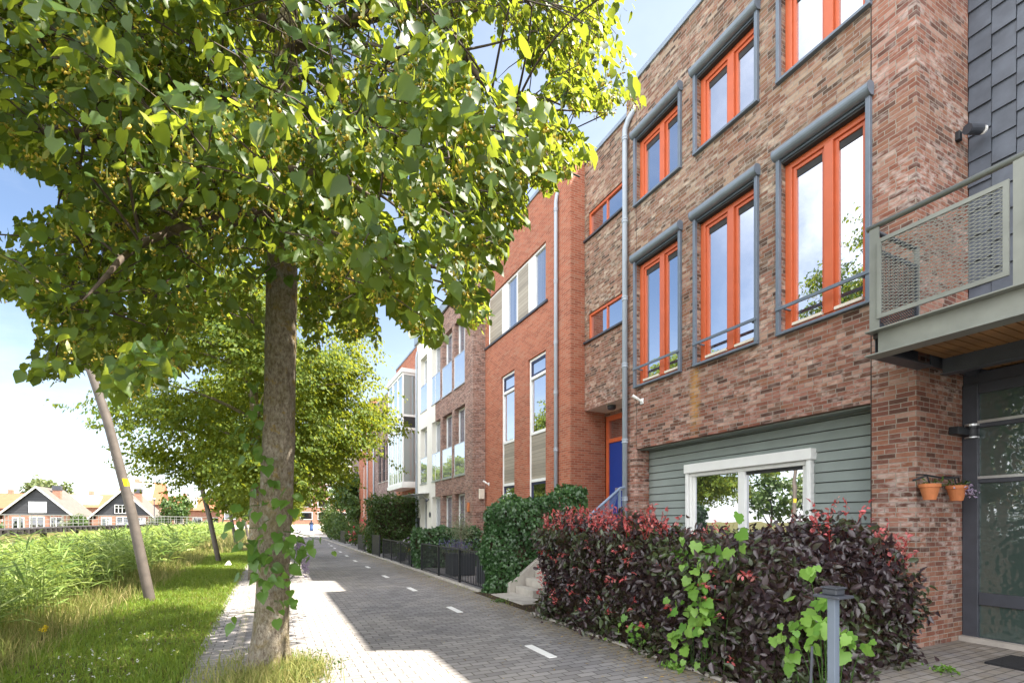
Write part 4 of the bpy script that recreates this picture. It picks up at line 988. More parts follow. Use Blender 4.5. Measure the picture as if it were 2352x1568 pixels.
def bushy(name, loc, lab, cat, hgt_, Rr, base, n, size, mat='tree_dark', grp=None, trunk=.14, flat=1.0):
    t = thing(name, loc, lab, cat, grp); L = np.array(loc, float)
    b = MB(); b.tube([Vector(loc) - Vector((0,0,.2)), Vector(loc) + Vector((.05,0,base + (hgt_-base)*.6))], [trunk, trunk*.4], 8)
    for k in range(6):
        a = k*1.05; s0 = Vector(loc) + Vector((0,0,base*.7 + k*.1*hgt_*.3)); b.tube([s0, s0 + Vector((math.cos(a)*Rr*.6, math.sin(a)*Rr*.6, (hgt_-base)*.45))], [trunk*.45, .01], 5)
    b.build('trunk', M['twigwood'], t)
    nc = 46; d = rdir(nc); d[:,2] *= flat; cr = rng.random(nc)**.4
    C = d*cr[:,None]*np.array([Rr*.85, Rr*.85, (hgt_-base)*.5*.9]) + [0,0,base+(hgt_-base)*.5]
    P = C[rng.integers(0,nc,n)] + rdir(n)*(rng.random(n)**.5)[:,None]*Rr*.27
    N = unit(P - [0,0,base+(hgt_-base)*.4]) + rng.normal(size=(n,3))*.45 + [0,0,.35]
    leaf_mesh('crown', FAR, P + L, rdir(n) + [0,0,-.5], N, rng.uniform(.7,1.3,n)*size, M[mat], t)
    return t

# ------------------------------------------------------------------ hedges
def surf_leaves(faces, n, jit=.05):
    """faces: (origin, u, v, normal, height function or None)"""
    ar = np.array([np.linalg.norm(np.cross(f[1], f[2])) for f in faces]); k = rng.choice(len(faces), n, p=ar/ar.sum())
    O = np.array([f[0] for f in faces], float)[k]; U = np.array([f[1] for f in faces], float)[k]; V = np.array([f[2] for f in faces], float)[k]; Nn = np.array([f[3] for f in faces], float)[k]
    a, c = rng.random(n), rng.random(n)
    P = O + U*a[:,None] + V*c[:,None]
    lump = .055*np.sin(P[:,0]*5.1+P[:,2]*4)+.05*np.sin(P[:,1]*4.3+P[:,2]*6.1+1)+.04*np.sin(P[:,1]*11+P[:,0]*9)
    return P + Nn*(lump + rng.normal(size=n)*jit)[:,None], Nn
def hedge(name, loc, lab, cat, faces, core, n, tmpl, size, mat, fname='foliage', jit=.05, droop=.6, ztop=None, nrand=.45, up=.25):
    t = thing(name, loc, lab, cat)
    P, Nn = surf_leaves(faces, n, jit)
    if ztop is not None: P[:,2] *= ztop(P)
    P = P[P[:,2] > .01]; Nn = Nn[:len(P)]
    T = rng.normal(size=(len(P),3))*.7 + [0,0,-droop] + Nn*.25
    N = Nn + rng.normal(size=(len(P),3))*nrand + [0,0,up]
    pt_ = .5 + .22*np.sin(P[:,0]*3.3+P[:,2]*5.2) + .22*np.sin(P[:,1]*2.7-P[:,2]*3.9+1.3) + .12*np.sin(P[:,1]*7.1+P[:,2]*2)
    leaf_mesh(fname, tmpl, P, T, N, rng.uniform(.6,1.3,len(P))*size, M[mat], t, tint=np.clip(.55*rng.random(len(P)) + .45*pt_, 0, 1))
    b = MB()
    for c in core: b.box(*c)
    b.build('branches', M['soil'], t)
    return t
def boxfaces(x0,x1,y0,y1,z1, sides='wnse', top=True):
    f = []
    if 'w' in sides: f.append(((x0,y0,0),(0,y1-y0,0),(0,0,z1),(-1,0,0)))
    if 'e' in sides: f.append(((x1,y0,0),(0,y1-y0,0),(0,0,z1),(1,0,0)))
    if 's' in sides: f.append(((x0,y0,0),(x1-x0,0,0),(0,0,z1),(0,-1,0)))
    if 'n' in sides: f.append(((x0,y1,0),(x1-x0,0,0),(0,0,z1),(0,1,0)))
    if top: f.append(((x0,y0,z1),(x1-x0,0,0),(0,y1-y0,0),(0,0,1)))
    return f
def zt(P):
    X, Y = P[:,0], P[:,1]
    h = np.interp(Y, [2.9,4.3,5.0,6.9,7.5], [1.27,1.27,1.46,1.50,1.38]) + .05*np.sin(Y*6.3+X*3) + .04*np.sin(Y*13+X*7)
    h = np.where(X > 4.75, np.where(Y < 3.8, np.maximum(h, 1.3), np.minimum(h, 1.22)), h)
    k = np.interp(X, [4.9,5.2,5.5,5.8,6.1,6.45,6.8], [1,1.06,1.16,1.12,.95,.78,.5])
    near = np.clip((4.2 - Y) / .8, 0, 1)
    return h * (1 - near + near * k) / 1.5
hf_ = [((4.12,2.98,0),(0,4.35,0),(0,0,1.5),(-1,0,0)), ((4.12,2.98,0),(2.62,.25,0),(0,0,1.5),(0,-1,0)), ((4.12,7.33,0),(2.4,.25,0),(0,0,1.5),(0,1,0)), ((4.15,2.98,1.5),(2.6,0,0),(0,4.45,0),(0,0,1)), ((6.74,3.23,0),(0,.8,0),(0,0,1.5),(1,0,0))]
beech = hedge('beech_hedge', (5.3, 5.5, 0), 'dark copper beech hedge with pink young tips before the boarded ground floor', 'hedge', hf_, [(4.26,6.4,3.2,7.2,0,1.08),(4.32,4.62,5.0,7.15,1.08,1.28)], 25000, OVAL, .084, 'beech', jit=.085, ztop=zt, droop=.4, nrand=.75, up=.15)
# pink young shoots standing up out of the clipped top and out of the face
PP, TT, NN = [], [], []; b = MB()
for i in range(250):
    if i < 170:
        y = random.uniform(4.7, 7.4); x = random.uniform(4.05, 4.75) if i < 140 else random.uniform(4.9, 6.2); z = 1.45 if x < 4.8 else 1.25; L_ = random.uniform(.08, .4); d = Vector((random.uniform(-.4,.2), random.uniform(-.4,.4), 1)).normalized()
    elif i < 195:
        y = random.uniform(3.1, 4.4); x = random.uniform(5.0, 6.5); z = 1.38 if x < 5.8 else 1.1; y = random.uniform(3.0, 3.6); L_ = random.uniform(.12, .6); d = Vector((random.uniform(-.4,.6), random.uniform(-.5,.1), .9)).normalized()
    else:
        y = random.uniform(3.2, 7.3); x = 4.05; z = random.uniform(.25, 1.35); L_ = random.uniform(.04, .14); d = Vector((-1, random.uniform(-.7,.7), random.uniform(-.2,.5))).normalized()
    p0 = Vector((x, y, z)); p1 = p0 + d*L_; b.tube([p0 - d*.08, p0.lerp(p1,.6), p1], [.003,.002,.0015], 4, False)
    for k in range(int(L_*34) + 3):
        u = (k + .5) / (int(L_*34) + 3); PP.append(p0.lerp(p1, u) + Vector(rng.normal(size=3))*.012); TT.append(d*.6 + Vector(rng.normal(size=3))*.6); NN.append(Vector(rng.normal(size=3)) + Vector((0,0,.6)))
leaf_mesh('young_leaves', OVAL, [tuple(p) for p in PP], [tuple(p) for p in TT], [tuple(p) for p in NN], rng.uniform(.034,.066,len(PP)), M['pinkshoot'], beech)
b.build('young_stems', M['pinkshoot'], beech)['kind'] = 'stuff'
def onX(px, py, X):
    t = (px - CX)/FPX; Y = X*(CO - t*SI)/(SI + t*CO); z = X*SI + Y*CO; return Vector((X, Y, EYE + (HY - py)/FPX*z))
vines = [('bright green bramble spilling over the hedge top before the white window', [(1600,1262),(1570,1280),(1625,1280),(1590,1310),(1610,1335),(1560,1260),(1640,1265),(1700,1225)], .115),
 ('bright green vine climbing the middle of the copper hedge', [(1600,1400),(1575,1385),(1640,1400),(1590,1430),(1560,1470),(1600,1450),(1625,1425),(1580,1500),(1555,1520)], .105),
 ('bright green vine leaves low in the hedge near the ivy', [(1400,1480),(1440,1455),(1445,1430),(1460,1490),(1425,1520),(1475,1450),(1408,1530)], .075),
 ('bright green vine leaves behind the slim grey bollard', [(1880,1395),(1895,1420),(1890,1440),(1810,1450),(1850,1440),(1970,1495),(1800,1475),(1860,1330),(1845,1470),(1940,1480)], .10)]
for lab, pts, sz in vines:
    q0 = onX(*pts[0], 4.0); t = thing('bramble', (q0.x, q0.y, 0), lab, 'climber'); PP, TT, NN = [], [], []; b = MB()
    base = Vector((4.08, sum(onX(*p, 4.0).y for p in pts)/len(pts), 0))
    for p in pts:
        c = onX(*p, 3.98 if p[1] > 1300 else 4.1); b_ = base + Vector((random.uniform(-.02,.05), (c.y-base.y)*.6 + random.uniform(-.06,.06), 0)); b = MB(); b.tube(bez(b_, Vector((4.12, b_.y, c.z*.6)), c + Vector((.02,0,-.02)), 7), [.006,.006,.005,.005,.004,.003,.002], 5, False); b.build('stem', M['shootleaf'], t)
        for k in range(6):
            PP.append(c + Vector(rng.normal(size=3))*Vector((.03,.085,.07)).length*.62*Vector((1,1,1)).length/1.73); TT.append(Vector((-.3, rng.normal()*.7, -.55))); NN.append(Vector((-.7, -.2, .6)) + Vector(rng.normal(size=3))*.6)
    leaf_mesh('leaves', VINE, [tuple(p) for p in PP], [tuple(p) for p in TT], [tuple(p) for p in NN], rng.uniform(.45,1.2,len(PP))*sz, M['vineleaf'], t)

def ivt(P):
    return np.interp(P[:,0], [4.3,4.45,4.8,6.1,6.4,6.9], [.86,.94,1.0,1.06,1.18,1.2])
hedge('ivy_wall', (5.6, 10.2, 0), 'glossy dark ivy screen rising toward the orange red brick corner', 'ivy', boxfaces(4.38,6.88,10.0,10.5,2.0), [(4.5,6.8,10.1,10.4,0,1.8)], 13500, STAR, .075, 'ivy', jit=.035, ztop=ivt, droop=1.0, nrand=.35)
hedge('ivy_hedge', (5.7, 16.7, 0), 'low clipped ivy hedge behind the planter by the russet house', 'hedge', boxfaces(4.42,6.72,16.45,16.95,1.33), [(4.5,6.65,16.53,16.87,0,1.25)], 6500, STAR, .085, 'ivy', jit=.035, droop=1.0, nrand=.35)
hedge('tall_hedge', (5.8, 25.1, 0), 'tall bushy green hedge below the white bay window', 'hedge', boxfaces(4.5,7.15,24.9,26.0,2.7), [(4.7,7.0,25.1,25.9,0,2.5)], 11000, DIA, .11, 'privet', jit=.13, droop=.3, nrand=.7)

# ------------------------------------------------------------------ front gardens
# concrete steps up to the blue door with a mesh rail
t = thing('concrete_steps', (5.6, 9.5, 0), 'worn concrete front steps between the ivy and the copper hedge', 'steps')
b = MB()
for k in range(8): b.box(4.85 + k*.235, 7.0, 9.02 + k*.0008, 9.82 - k*.0008, k*.175, (k+1)*.175 - .0)
b.box(7.0, 8.43, 9.06, 11.38, 0, 1.4)
b.build('treads', M['concrete'], t, bevel=.012)
b = MB(); b.prism([(4.70,9.83,0),(6.9,9.83,0),(6.9,9.83,1.62),(6.6,9.83,1.62),(4.9,9.83,.36),(4.70,9.83,.25)], (0,.12,0)); b.build('side_wall', M['concrete'], t, bevel=.015)
b = MB(); b.box(4.3, 4.84, 8.4, 9.9, 0, .03); b.build('landing', M['concrete'], t, bevel=.006)
t = thing('stair_railing', (6.3, 8.98, 0), 'blue grey mesh stair railing sloping up to the blue door', 'railing')
b = MB(); b.tube([(5.2,8.98,.95),(7.05,8.98,2.34),(7.22,8.98,2.36)], .03, 10); b.build('handrail', M['bluerail'], t, smooth=True)
b = MB(); b.box(7.0,7.05,8.955,9.005,.0,2.32); b.build('post', M['bluerail'], t); b = MB(); b.box(5.25,5.30,8.955,9.005,.0,.98); b.build('post', M['bluerail'], t)
b = MB(); b.prism([(5.3,8.965,.35),(7.0,8.965,1.62),(7.0,8.965,1.66),(5.3,8.965,.39)], (0,.03,0))
for k in range(48):
    u = 5.31 + k*.0355; zb = .37 + (u-5.3)*.747
    for sg in (1, -1):
        u2 = u + sg*.30; zt_ = min(.62, .62); zz2 = zb + .62 + (sg*.30)*.747
        if 5.3 < u2 < 7.0: b.tube([(u, 8.98+.002*sg, zb), (u2, 8.98+.002*sg, zz2)], .004, 4, False)
b.build('mesh_infill', M['bluerail'], t)
def fence(loc, lab, pts, h, pitch=.105, r=.008, mat='black_metal', postw=.05, solid=False):
    t = thing('metal_fence', loc, lab, 'fence'); bb = MB(); rr_ = MB()
    for (p, q) in zip(pts, pts[1:]):
        p, q = Vector(p), Vector(q); L_ = (q-p).length; n = max(1, int(L_/pitch))
        for k in range(1, n):
            c = p.lerp(q, k/n); bb.box(c.x-r, c.x+r, c.y-r, c.y+r, .075, h-.03)
        rr_.prism([p+Vector((-.018,0,h-.03)), p+Vector((.018,0,h-.03)), p+Vector((.018,0,h)), p+Vector((-.018,0,h))], q-p) if abs(q.y-p.y) > abs(q.x-p.x) else rr_.prism([p+Vector((0,-.018,h-.03)), p+Vector((0,.018,h-.03)), p+Vector((0,.018,h)), p+Vector((0,-.018,h))], q-p)
        rr_.prism([p+Vector((-.018,0,.05)), p+Vector((.018,0,.05)), p+Vector((.018,0,.075)), p+Vector((-.018,0,.075))], q-p) if abs(q.y-p.y) > abs(q.x-p.x) else rr_.prism([p+Vector((0,-.018,.05)), p+Vector((0,.018,.05)), p+Vector((0,.018,.075)), p+Vector((0,-.018,.075))], q-p)
    bb.build('bars', M[mat], t); rr_.build('rails', M[mat], t)
    for p in pts: b = MB(); b.box(p[0]-postw/2-.002, p[0]+postw/2+.002, p[1]-postw/2, p[1]+postw/2, 0, h+.012); b.build('post', M[mat], t)
    return t
fence((4.45,13.2,0), 'black railing fence in front of the lavender planter terrace', [(4.45,10.55,0),(4.45,12.3,0),(4.45,14.1,0),(4.45,15.9,0)], .88)
fence((4.4,19.5,0), 'black railing fence with pots behind it before the cream wall', [(4.42,17.1,0),(4.42,18.7,0),(4.42,20.3,0),(4.42,21.9,0)], .84, r=.007)
fence((4.42,23.6,0), 'dark gate panel beside the tall green hedge', [(4.42,22.7,0),(4.42,24.4,0)], .95, pitch=.06, r=.02)
fence((4.5,28.0,0), 'small black fence panel just past the tall hedge', [(4.5,27.0,0),(4.5,29.2,0)], .85, pitch=.07, r=.022)
fence((4.75,38,0), 'farthest small black fence panel among the shrubs', [(4.75,36.6,0),(4.8,39.4,0)], .9, pitch=.08, r=.026)
t = thing('planter_box', (5.05,14.0,0), 'square black planter of lavender behind the black railing', 'planter')
b = MB(); b.box(4.72,5.42,13.6,14.3,.03,.66); b.box(4.70,5.44,13.58,14.32,.62,.665); b.build('box', M['planter'], t, bevel=.008)
def lav(t, c, n, sx, sy, h0, h1, mat='lavender', size=.03):
    P = np.array(c) + rng.normal(size=(n,3))*np.array([sx,sy,.02]); Hh = rng.uniform(h0,h1,n)
    lean = (P - np.array(c))[:, :3]*np.array([1.2,1.2,0]) + rng.normal(size=(n,3))*np.array([.2,.2,0])
    blades('stems', P, Hh, np.full(n,.008), lean, M['olive'], t)
    tip = P + lean*(Hh)[:,None]*.5; tip[:,2] += Hh*.92
    F = (tip[:,None] + rng.normal(size=(n,5,3))*np.array([.012,.012,.03])).reshape(-1,3)
    leaf_mesh('flowers', PETAL, F, rdir(len(F)), rdir(len(F)), np.full(len(F), size), M[mat], t)
lav(t, (4.95,13.95,.62), 170, .22, .24, .16, .46, size=.015)
ot = thing('olive_tree', (5.1,14.0,.62), 'small olive tree growing out of the lavender planter', 'tree')
b = MB(); b.tube([(5.1,14,.55),(5.13,14,.9),(5.08,14.02,1.2),(5.1,14,1.45)], [.03,.025,.02,.01], 8)
for k in range(7): a = k*.9; b.tube([(5.1,14,.95+k*.05),(5.1+.16*math.cos(a),14+.16*math.sin(a),1.2+.07*k)], [.012,.004], 5)
b.build('trunk', M['bark'], ot, smooth=True)
n = 1100; P = np.array([5.1,14,1.35]) + rng.normal(size=(n,3))*np.array([.17,.17,.19]); P[:60] = np.array([5.12,14,1.75]) + rng.normal(size=(60,3))*np.array([.05,.05,.14])
leaf_mesh('crown', NARROW, P, rdir(n)+[0,0,.5], rdir(n), rng.uniform(.05,.085,n), M['olive'], ot)
t = thing('planter_box', (5.0,11.5,0), 'low black planter box half hidden by the ivy screen', 'planter')
b = MB(); b.box(4.75,5.3,11.2,11.9,.03,.58); b.box(4.72,5.33,11.17,11.93,.74,.78); b.box(4.74,4.78,11.2,11.9,.58,.74); b.build('box', M['planter'], t, bevel=.008)
t = thing('tall_pot', (5.45,11.1,0), 'tall blue grey pot of purple flowers at the ivy edge', 'planter')
b = MB(); b.prism([(5.30,10.8,.0),(5.62,10.8,.0),(5.62,11.1,.0),(5.30,11.1,.0)], (0,0,1.28)); b.build('pot', M['bluepot'], t, bevel=.01); lav(t, (5.42,10.95,1.26), 120, .1, .1, .12, .3, size=.03)
for i, (y, lab) in enumerate([(18.3,'small dark pot with yellow flowers behind the railing'),(19.9,'small dark pot with a grassy plant behind the railing')]):
    t = thing('flower_pot', (4.75,y,0), lab, 'flower pot'); b = MB(); b.lathe((4.75,y,.01), [(.12,0),(.17,.3),(.18,.3),(.18,.34),(.16,.34),(.15,.3)], 16); b.build('pot', M['planter'], t)
    n = 70; P = np.array([4.75,y,.33]) + rng.normal(size=(n,3))*np.array([.06,.06,.01]); blades('leaves', P, rng.uniform(.15,.32,n), np.full(n,.02), rng.normal(size=(n,3))*np.array([.5,.5,0]), M['shrub'], t)
    if i == 0: F = np.array([4.75,y,.55]) + rng.normal(size=(40,3))*np.array([.09,.09,.05]); leaf_mesh('flowers', PETAL, F, rdir(40), rdir(40), np.full(40,.04), M['yellowflower'], t)
def shrub(loc, lab, R_, h, n, size, mat='shrub', flowers=None, fn=40, fs=.07, tm=DIA):
    t = thing('garden_shrub', loc, lab, 'shrub'); L = np.array(loc, float)
    nc = 16; C = rdir(nc)*np.array([R_*.6,R_*.6,h*.3]) + [0,0,h*.5]
    P = C[rng.integers(0,nc,n)] + rdir(n)*(rng.random(n)**.5)[:,None]*np.array([R_*.45,R_*.45,h*.33]); P[:,2] = np.abs(P[:,2])
    leaf_mesh('foliage', tm, P + L, rdir(n) + [0,0,-.3], unit(P - [0,0,h*.3]) + rng.normal(size=(n,3))*.5, rng.uniform(.7,1.3,n)*size, M[mat], t)
    b = MB()
    for k in range(7): a = k*.9; b.tube([Vector(loc), Vector(loc)+Vector((math.cos(a)*R_*.5, math.sin(a)*R_*.5, h*.7))], [.02,.006], 5)
    b.build('branches', M['twigwood'], t)
    if flowers:
        F = C[rng.integers(0,nc,fn)] + unit(rng.normal(size=(fn,3)) + [-.8,-.6,.5])*np.array([R_*.5,R_*.5,h*.4]); F = np.abs(F*[0,0,1]) + F*[1,1,0]
        leaf_mesh('flowers', PETAL, np.repeat(F+L,4,0) + rng.normal(size=(fn*4,3))*fs*.3, rdir(fn*4), rdir(fn*4), np.full(fn*4,fs), M[flowers], t)
    return t
shrub((5.0,20.6,0), 'leafy mixed border with pale pink flowers behind the railing', .6, .85, 1000, .08, flowers='lilac', fn=30, fs=.05)
shrub((5.6,18.6,0), 'dark green shrub under the russet house windows', .6, 1.0, 1000, .08, 'privet')
shrub((5.2,31.5,0), 'rose bush with red blooms between the black panels', .95, 1.45, 1700, .10, flowers='redflower', fn=34, fs=.085)
shrub((5.0,33.6,0), 'dense dark green bush under the red blooms', .8, 1.2, 1500, .10, 'privet')
shrub((5.3,41.5,0), 'wide green shrub past the farthest fence panel', 1.4, 2.0, 2200, .14)
shrub((5.3,44.5,0), 'low green shrub before the white casement house', 1.3, 1.5, 1600, .14, 'privet')
shrub((5.6,49,0), 'light green garden shrub at the row end', 1.5, 2.2, 2200, .16)
shrub((6.2,56,0), 'round clipped shrub by the bend of the path', 1.4, 1.9, 1600, .17, 'privet')
shrub((6.9,64,0), 'loose dark shrub beside the far garden wall', 1.6, 3.2, 2200, .2, 'privet')
shrub((7.6,76,0), 'dark conical shrub right of the walking person', 1.6, 4.2, 2200, .22, 'privet')
bushy('garden_tree', (7.2,47,0), 'leafy garden tree covering the end of the house row', 'tree', 6.2, 2.3, 1.2, 4200, .26, 'shrub')
bushy('garden_tree', (8.5,60,0), 'taller garden tree behind the shrubs at the path bend', 'tree', 7.5, 2.8, 1.4, 4200, .3, 'shrub')
# lilac flower spikes growing behind the big trunk
t = thing('lilac_plant', (.42, 5.95, 0), 'pale lilac flower spikes leaning out behind the big trunk', 'plant')
for (x, y, z) in ((688,1245,5.55),(696,1275,5.5),(702,1300,5.45),(684,1265,5.6)):
    c = at(x, y, z); n = 70; F = np.array(c) + rng.normal(size=(n,3))*np.array([.02,.02,.05]); o = leaf_mesh('flowers', PETAL, F, rdir(n), rdir(n), np.full(n,.022), M['lilac'], t)
    b = MB(); b.tube(bez(Vector((.03,6.12,0)), Vector((.06,6.12,c.z*.9)), c, 8), .004, 5, False); b.build('stem', M['shootleaf'], t)

# ------------------------------------------------------------------ verge: grass, reeds, litter
def gpts(n, x0, x1, y0, y1, ypow=1.0):
    Y = y0 + (y1-y0)*rng.random(n)**ypow; X = x0 + (x1-x0)*rng.random(n)
    return np.stack([X, Y, hgt(X, Y)], 1)
n = 62000; P = gpts(n, -2.7, -.76, 3.6, 30, 1.9); P[:,0] += rng.normal(size=n)*.05
pat = .5 + .5*np.sin(P[:,0]*3.1 + 2*np.sin(P[:,1]*1.7)); H_ = rng.uniform(.03,.085,n)*(1 + .5*pat)
tag(blades('lawn_grass', P, H_, rng.uniform(.004,.008,n)*(1+P[:,1]*.05), rng.normal(size=(n,3))*np.array([.6,.6,0]), M['grass'], tint=np.clip(rng.random(n)*.75+.3*(rng.random(n)>.85),0,1)), kind='stuff')
n = 26000; P = gpts(n, -4.6, -2.0, 3.6, 32, 1.6); edge = rng.random(n) < np.clip((-P[:,0]-2.15)/1.1, 0, 1); P = P[edge]; n = len(P)
tag(blades('tall_grass', P, rng.uniform(.22,.55,n)*np.clip((-P[:,0]-1.5)/1.6,.3,1), rng.uniform(.004,.009,n)*(1+P[:,1]*.04), rng.normal(size=(n,3))*np.array([.6,.6,0])+[.1,-.1,0], M['drygrass'], tint=rng.random(n)**1.7), kind='stuff')
n = 20000; P = gpts(n, -16, -1.6, 28, 92, 1.3); k = P[:,0] > shore(P[:,1])*.75; P = P[k]; n = len(P)
tag(blades('far_grass', P, rng.uniform(.2,.6,n), rng.uniform(.03,.06,n), rng.normal(size=(n,3))*np.array([.6,.6,0]), M['drygrass']), kind='stuff')
n = 900; P = gpts(n, -.75, .25, 4.9, 6.9); P[:,2] = .01; d = np.hypot(P[:,0]-.02, P[:,1]-5.9); P = P[(d < .75) & (d > .17)]
P2 = np.array([-.1,5.45,.01]) + rng.normal(size=(1100,3))*np.array([.24,.2,0]); P3 = np.array([.25,5.6,.01]) + rng.normal(size=(1100,3))*np.array([.16,.26,0]); P = np.concatenate([P,P2,P3]); P[:,2] = .01; n = len(P)
tag(blades('pit_grass', P, rng.uniform(.06,.26,n), rng.uniform(.004,.009,n), rng.normal(size=(n,3))*np.array([.7,.7,0]), M['drygrass'], tint=rng.random(n)*.75), kind='stuff')
P = np.array([.32,5.7,.01]) + rng.normal(size=(500,3))*np.array([.17,.25,0]); P[:,2] = rng.uniform(.02,.14,500)
tag(leaf_mesh('pit_weeds', OVAL, P, rdir(500), rdir(500)+[0,0,1], rng.uniform(.02,.045,500), M['shrub']), kind='stuff')
# reeds: stalks with long arching leaves
def reeds(nm, P, h0, h1, nl, lw, ll):
    n = len(P); Hh = rng.uniform(h0,h1,n); 
    base = np.repeat(P, nl, 0); f = np.tile(np.linspace(.3,1.0,nl), n) ; hN = np.repeat(Hh, nl)*f
    base = base.copy(); base[:,2] += hN; az = rng.random(n*nl)*2*np.pi; m = n*nl
    T = np.stack([np.cos(az)+.5, np.sin(az)-.2, rng.uniform(.25,.9,m)], 1); N = np.array([0,0,1.0]) + rng.normal(size=(m,3))*.3
    lv = (np.array([(0,0,0),(-.035*lw,.3,.02),(.035*lw,.3,.02),(-.028*lw,.68,-.04),(.028*lw,.68,-.04),(0,1,-.22)]), [(0,2,1),(1,2,4,3),(3,4,5)])
    tag(leaf_mesh(nm, lv, base, T, N, rng.uniform(.7,1.2,m)*ll, M['reed']), kind='stuff')
    return Hh
P = gpts(4200, -9.5, -3.0, 4.5, 20, 1.0); P = P[rng.random(len(P)) < np.clip((-P[:,0]-3.0)/1.0 ,0,1)]
P = P[P[:,0] > shore(P[:,1]) - 1.6]
H_ = reeds('reed_leaves', P, 1.0, 1.5, 7, .9, .48)
n = len(P); tag(blades('reed_stalks', P, H_, np.full(n,.012), rng.normal(size=(n,3))*np.array([.12,.12,0]), M['reed']), kind='stuff')
P = gpts(9000, -26, -2.6, 20, 92, 1.25); edge = -3.2 - .03*(P[:,1]-20); P = P[(P[:,0] < edge) & (P[:,0] > shore(P[:,1]) - 1.8)]
reeds('far_reeds', P, .95, 1.5, 5, 1.7, .6)
n = 5200; X = np.where(rng.random(n) < .82, 3.92 + rng.normal(size=n)*.28, rng.uniform(-.7,4.2,n)); Y = 2.2 + 26*rng.random(n)**1.5
P = np.stack([X, Y, np.full(n,.012)], 1); P = P[(X < 4.5) & (X > -.8)]; n = len(P)
tag(leaf_mesh('leaf_litter', NARROW, P, rdir(n)*[1,1,.1], np.array([0,0,1.0])+rng.normal(size=(n,3))*.3, rng.uniform(.02,.055,n), M['litter']), kind='stuff')
n = 2600; k_ = rng.random(n); ey = 2.6 + 30*rng.random(n)**1.4
ex_ = np.where(k_ < .45, -.80 + np.abs(rng.normal(size=n))*.05, np.where(k_ < .62, -.355 + rng.normal(size=n)*.03, 4.1 + rng.normal(size=n)*.10)); keep = rng.random(n) < .35 + .65*(np.sin(ey*2.3)+np.sin(ey*5.1+1) > .2)
P = np.stack([ex_, ey, np.full(n,.01)], 1)[keep]; n = len(P)
tag(blades('joint_weeds', P, rng.uniform(.02,.075,n), rng.uniform(.004,.008,n), rng.normal(size=(n,3))*np.array([.7,.7,0]), M['grass']), kind='stuff')
n = 40; P = gpts(n, -2.1, -1.0, 6, 9.0); P[:,2] += rng.uniform(.05,.11,n)
tag(leaf_mesh('clover_flowers', PETAL, np.repeat(P,3,0)+rng.normal(size=(n*3,3))*.005, rdir(n*3), rdir(n*3), np.full(n*3,.014), M['whiteflower']), kind='stuff')
n = 700; P = gpts(n, -2.2, -.9, 4.5, 10); P[:,2] += rng.uniform(.02,.07,n)
tag(leaf_mesh('clover_leaves', OVAL, P, rdir(n)*[1,1,.2], np.array([0,0,1.0])+rng.normal(size=(n,3))*.4, rng.uniform(.025,.05,n), M['grass']), kind='stuff')
c = at(98,1445,6.6); t = thing('yellow_wildflower', (c.x,c.y,float(hgt(c.x,c.y))), 'single yellow wildflower standing in the tall shaded grass', 'flower')
b = MB(); b.tube([(c.x,c.y,float(hgt(c.x,c.y))),(c.x+.01,c.y,c.z)], .004, 5); b.build('stem', M['shootleaf'], t)
F = np.array(c) + np.array([(0,0,0),(.03,.01,.025),(.035,0,-.02),(-.02,0,.005),(.05,0,.03)]); leaf_mesh('flowers', PETAL, np.repeat(F,4,0)+rng.normal(size=(20,3))*.006, rdir(20), rdir(20), np.full(20,.03), M['yellowflower'], t)
c = Vector((-1.35,20.2,.05)); b = MB(); b.prism([c+Vector((-.09,0,0)),c+Vector((.1,0,.0)),c+Vector((.03,.02,.13)),c+Vector((-.02,.02,.10))], (.02,.12,.02)); tag(b.build('paper_scrap', M['white']), 'crumpled white paper scrap on the shaded grass', 'litter')
# small weeds along the hedge foot
for i, (x, y, lab) in enumerate([(4.05,8.95,'small weed tuft at the foot of the concrete steps'),(6.4,2.75,'bright green weed on the pavers before the brick pier'),(3.92,4.1,'small weed tuft at the hedge foot near the bollard')]):
    t = tag(leaf_mesh('weed_tuft', OVAL, np.array([x,y,.03])+rng.normal(size=(70,3))*np.array([.07,.07,.015]), rdir(70)+[0,0,.5], rdir(70)+[0,0,1], rng.uniform(.03,.06,70), M['vineleaf' if i else 'shrub']), lab, 'weed')

# ------------------------------------------------------------------ leaning lamp masts
mast = thing('lamp_mast', (-2.15,12.12,0), 'nearest leaning brown mast with a yellow sticker in the grass', 'lamp post', 'leaning brown lamp masts along the verge')
mp, mr = resample([Vector(p) for p in [(-2.15,12.12,-.2),(-2.15,12.12,0),(-2.5,12.3,1.83),(-2.93,12.49,3.65),(-3.25,12.66,4.7),(-3.72,12.85,5.7),(-4.25,13.05,6.4)]], [.098,.095,.088,.08,.074,.068,.062], 26)
b = MB(); b.tube(mp, mr, 18); b.build('mast', M['postwood'], mast, smooth=True)
b = MB(); b.tube([mp[-1], mp[-1]+Vector((-.5,.2,.1))], [.05,.04], 10); b.lathe(tuple(mp[-1]+Vector((-.55,.22,-.04))), [(.05,.15),(.2,.12),(.22,.04),(.12,0)], 16); b.build('lamp_head', M['charcoal'], mast)
for i, (x, y, lab) in enumerate([(-1.79,22.5,'second leaning mast, its top inside the second lime crown'),(-1.7,33,'third leaning mast left of the big trunk foot'),(-1.45,43.4,'fourth leaning mast close beside the big trunk'),(-1.2,54,'farthest leaning mast just left of the big trunk')]):
    dup(mast, (x, y, 0), -.08*i, .98, lab)
stp = MB(); k = min(mp, key=lambda p: abs(p.z-2.25)); i = mp.index(k)
qa, qb = mp[i], mp[i].lerp(mp[i+1], .55); rs = mr[i] + .004
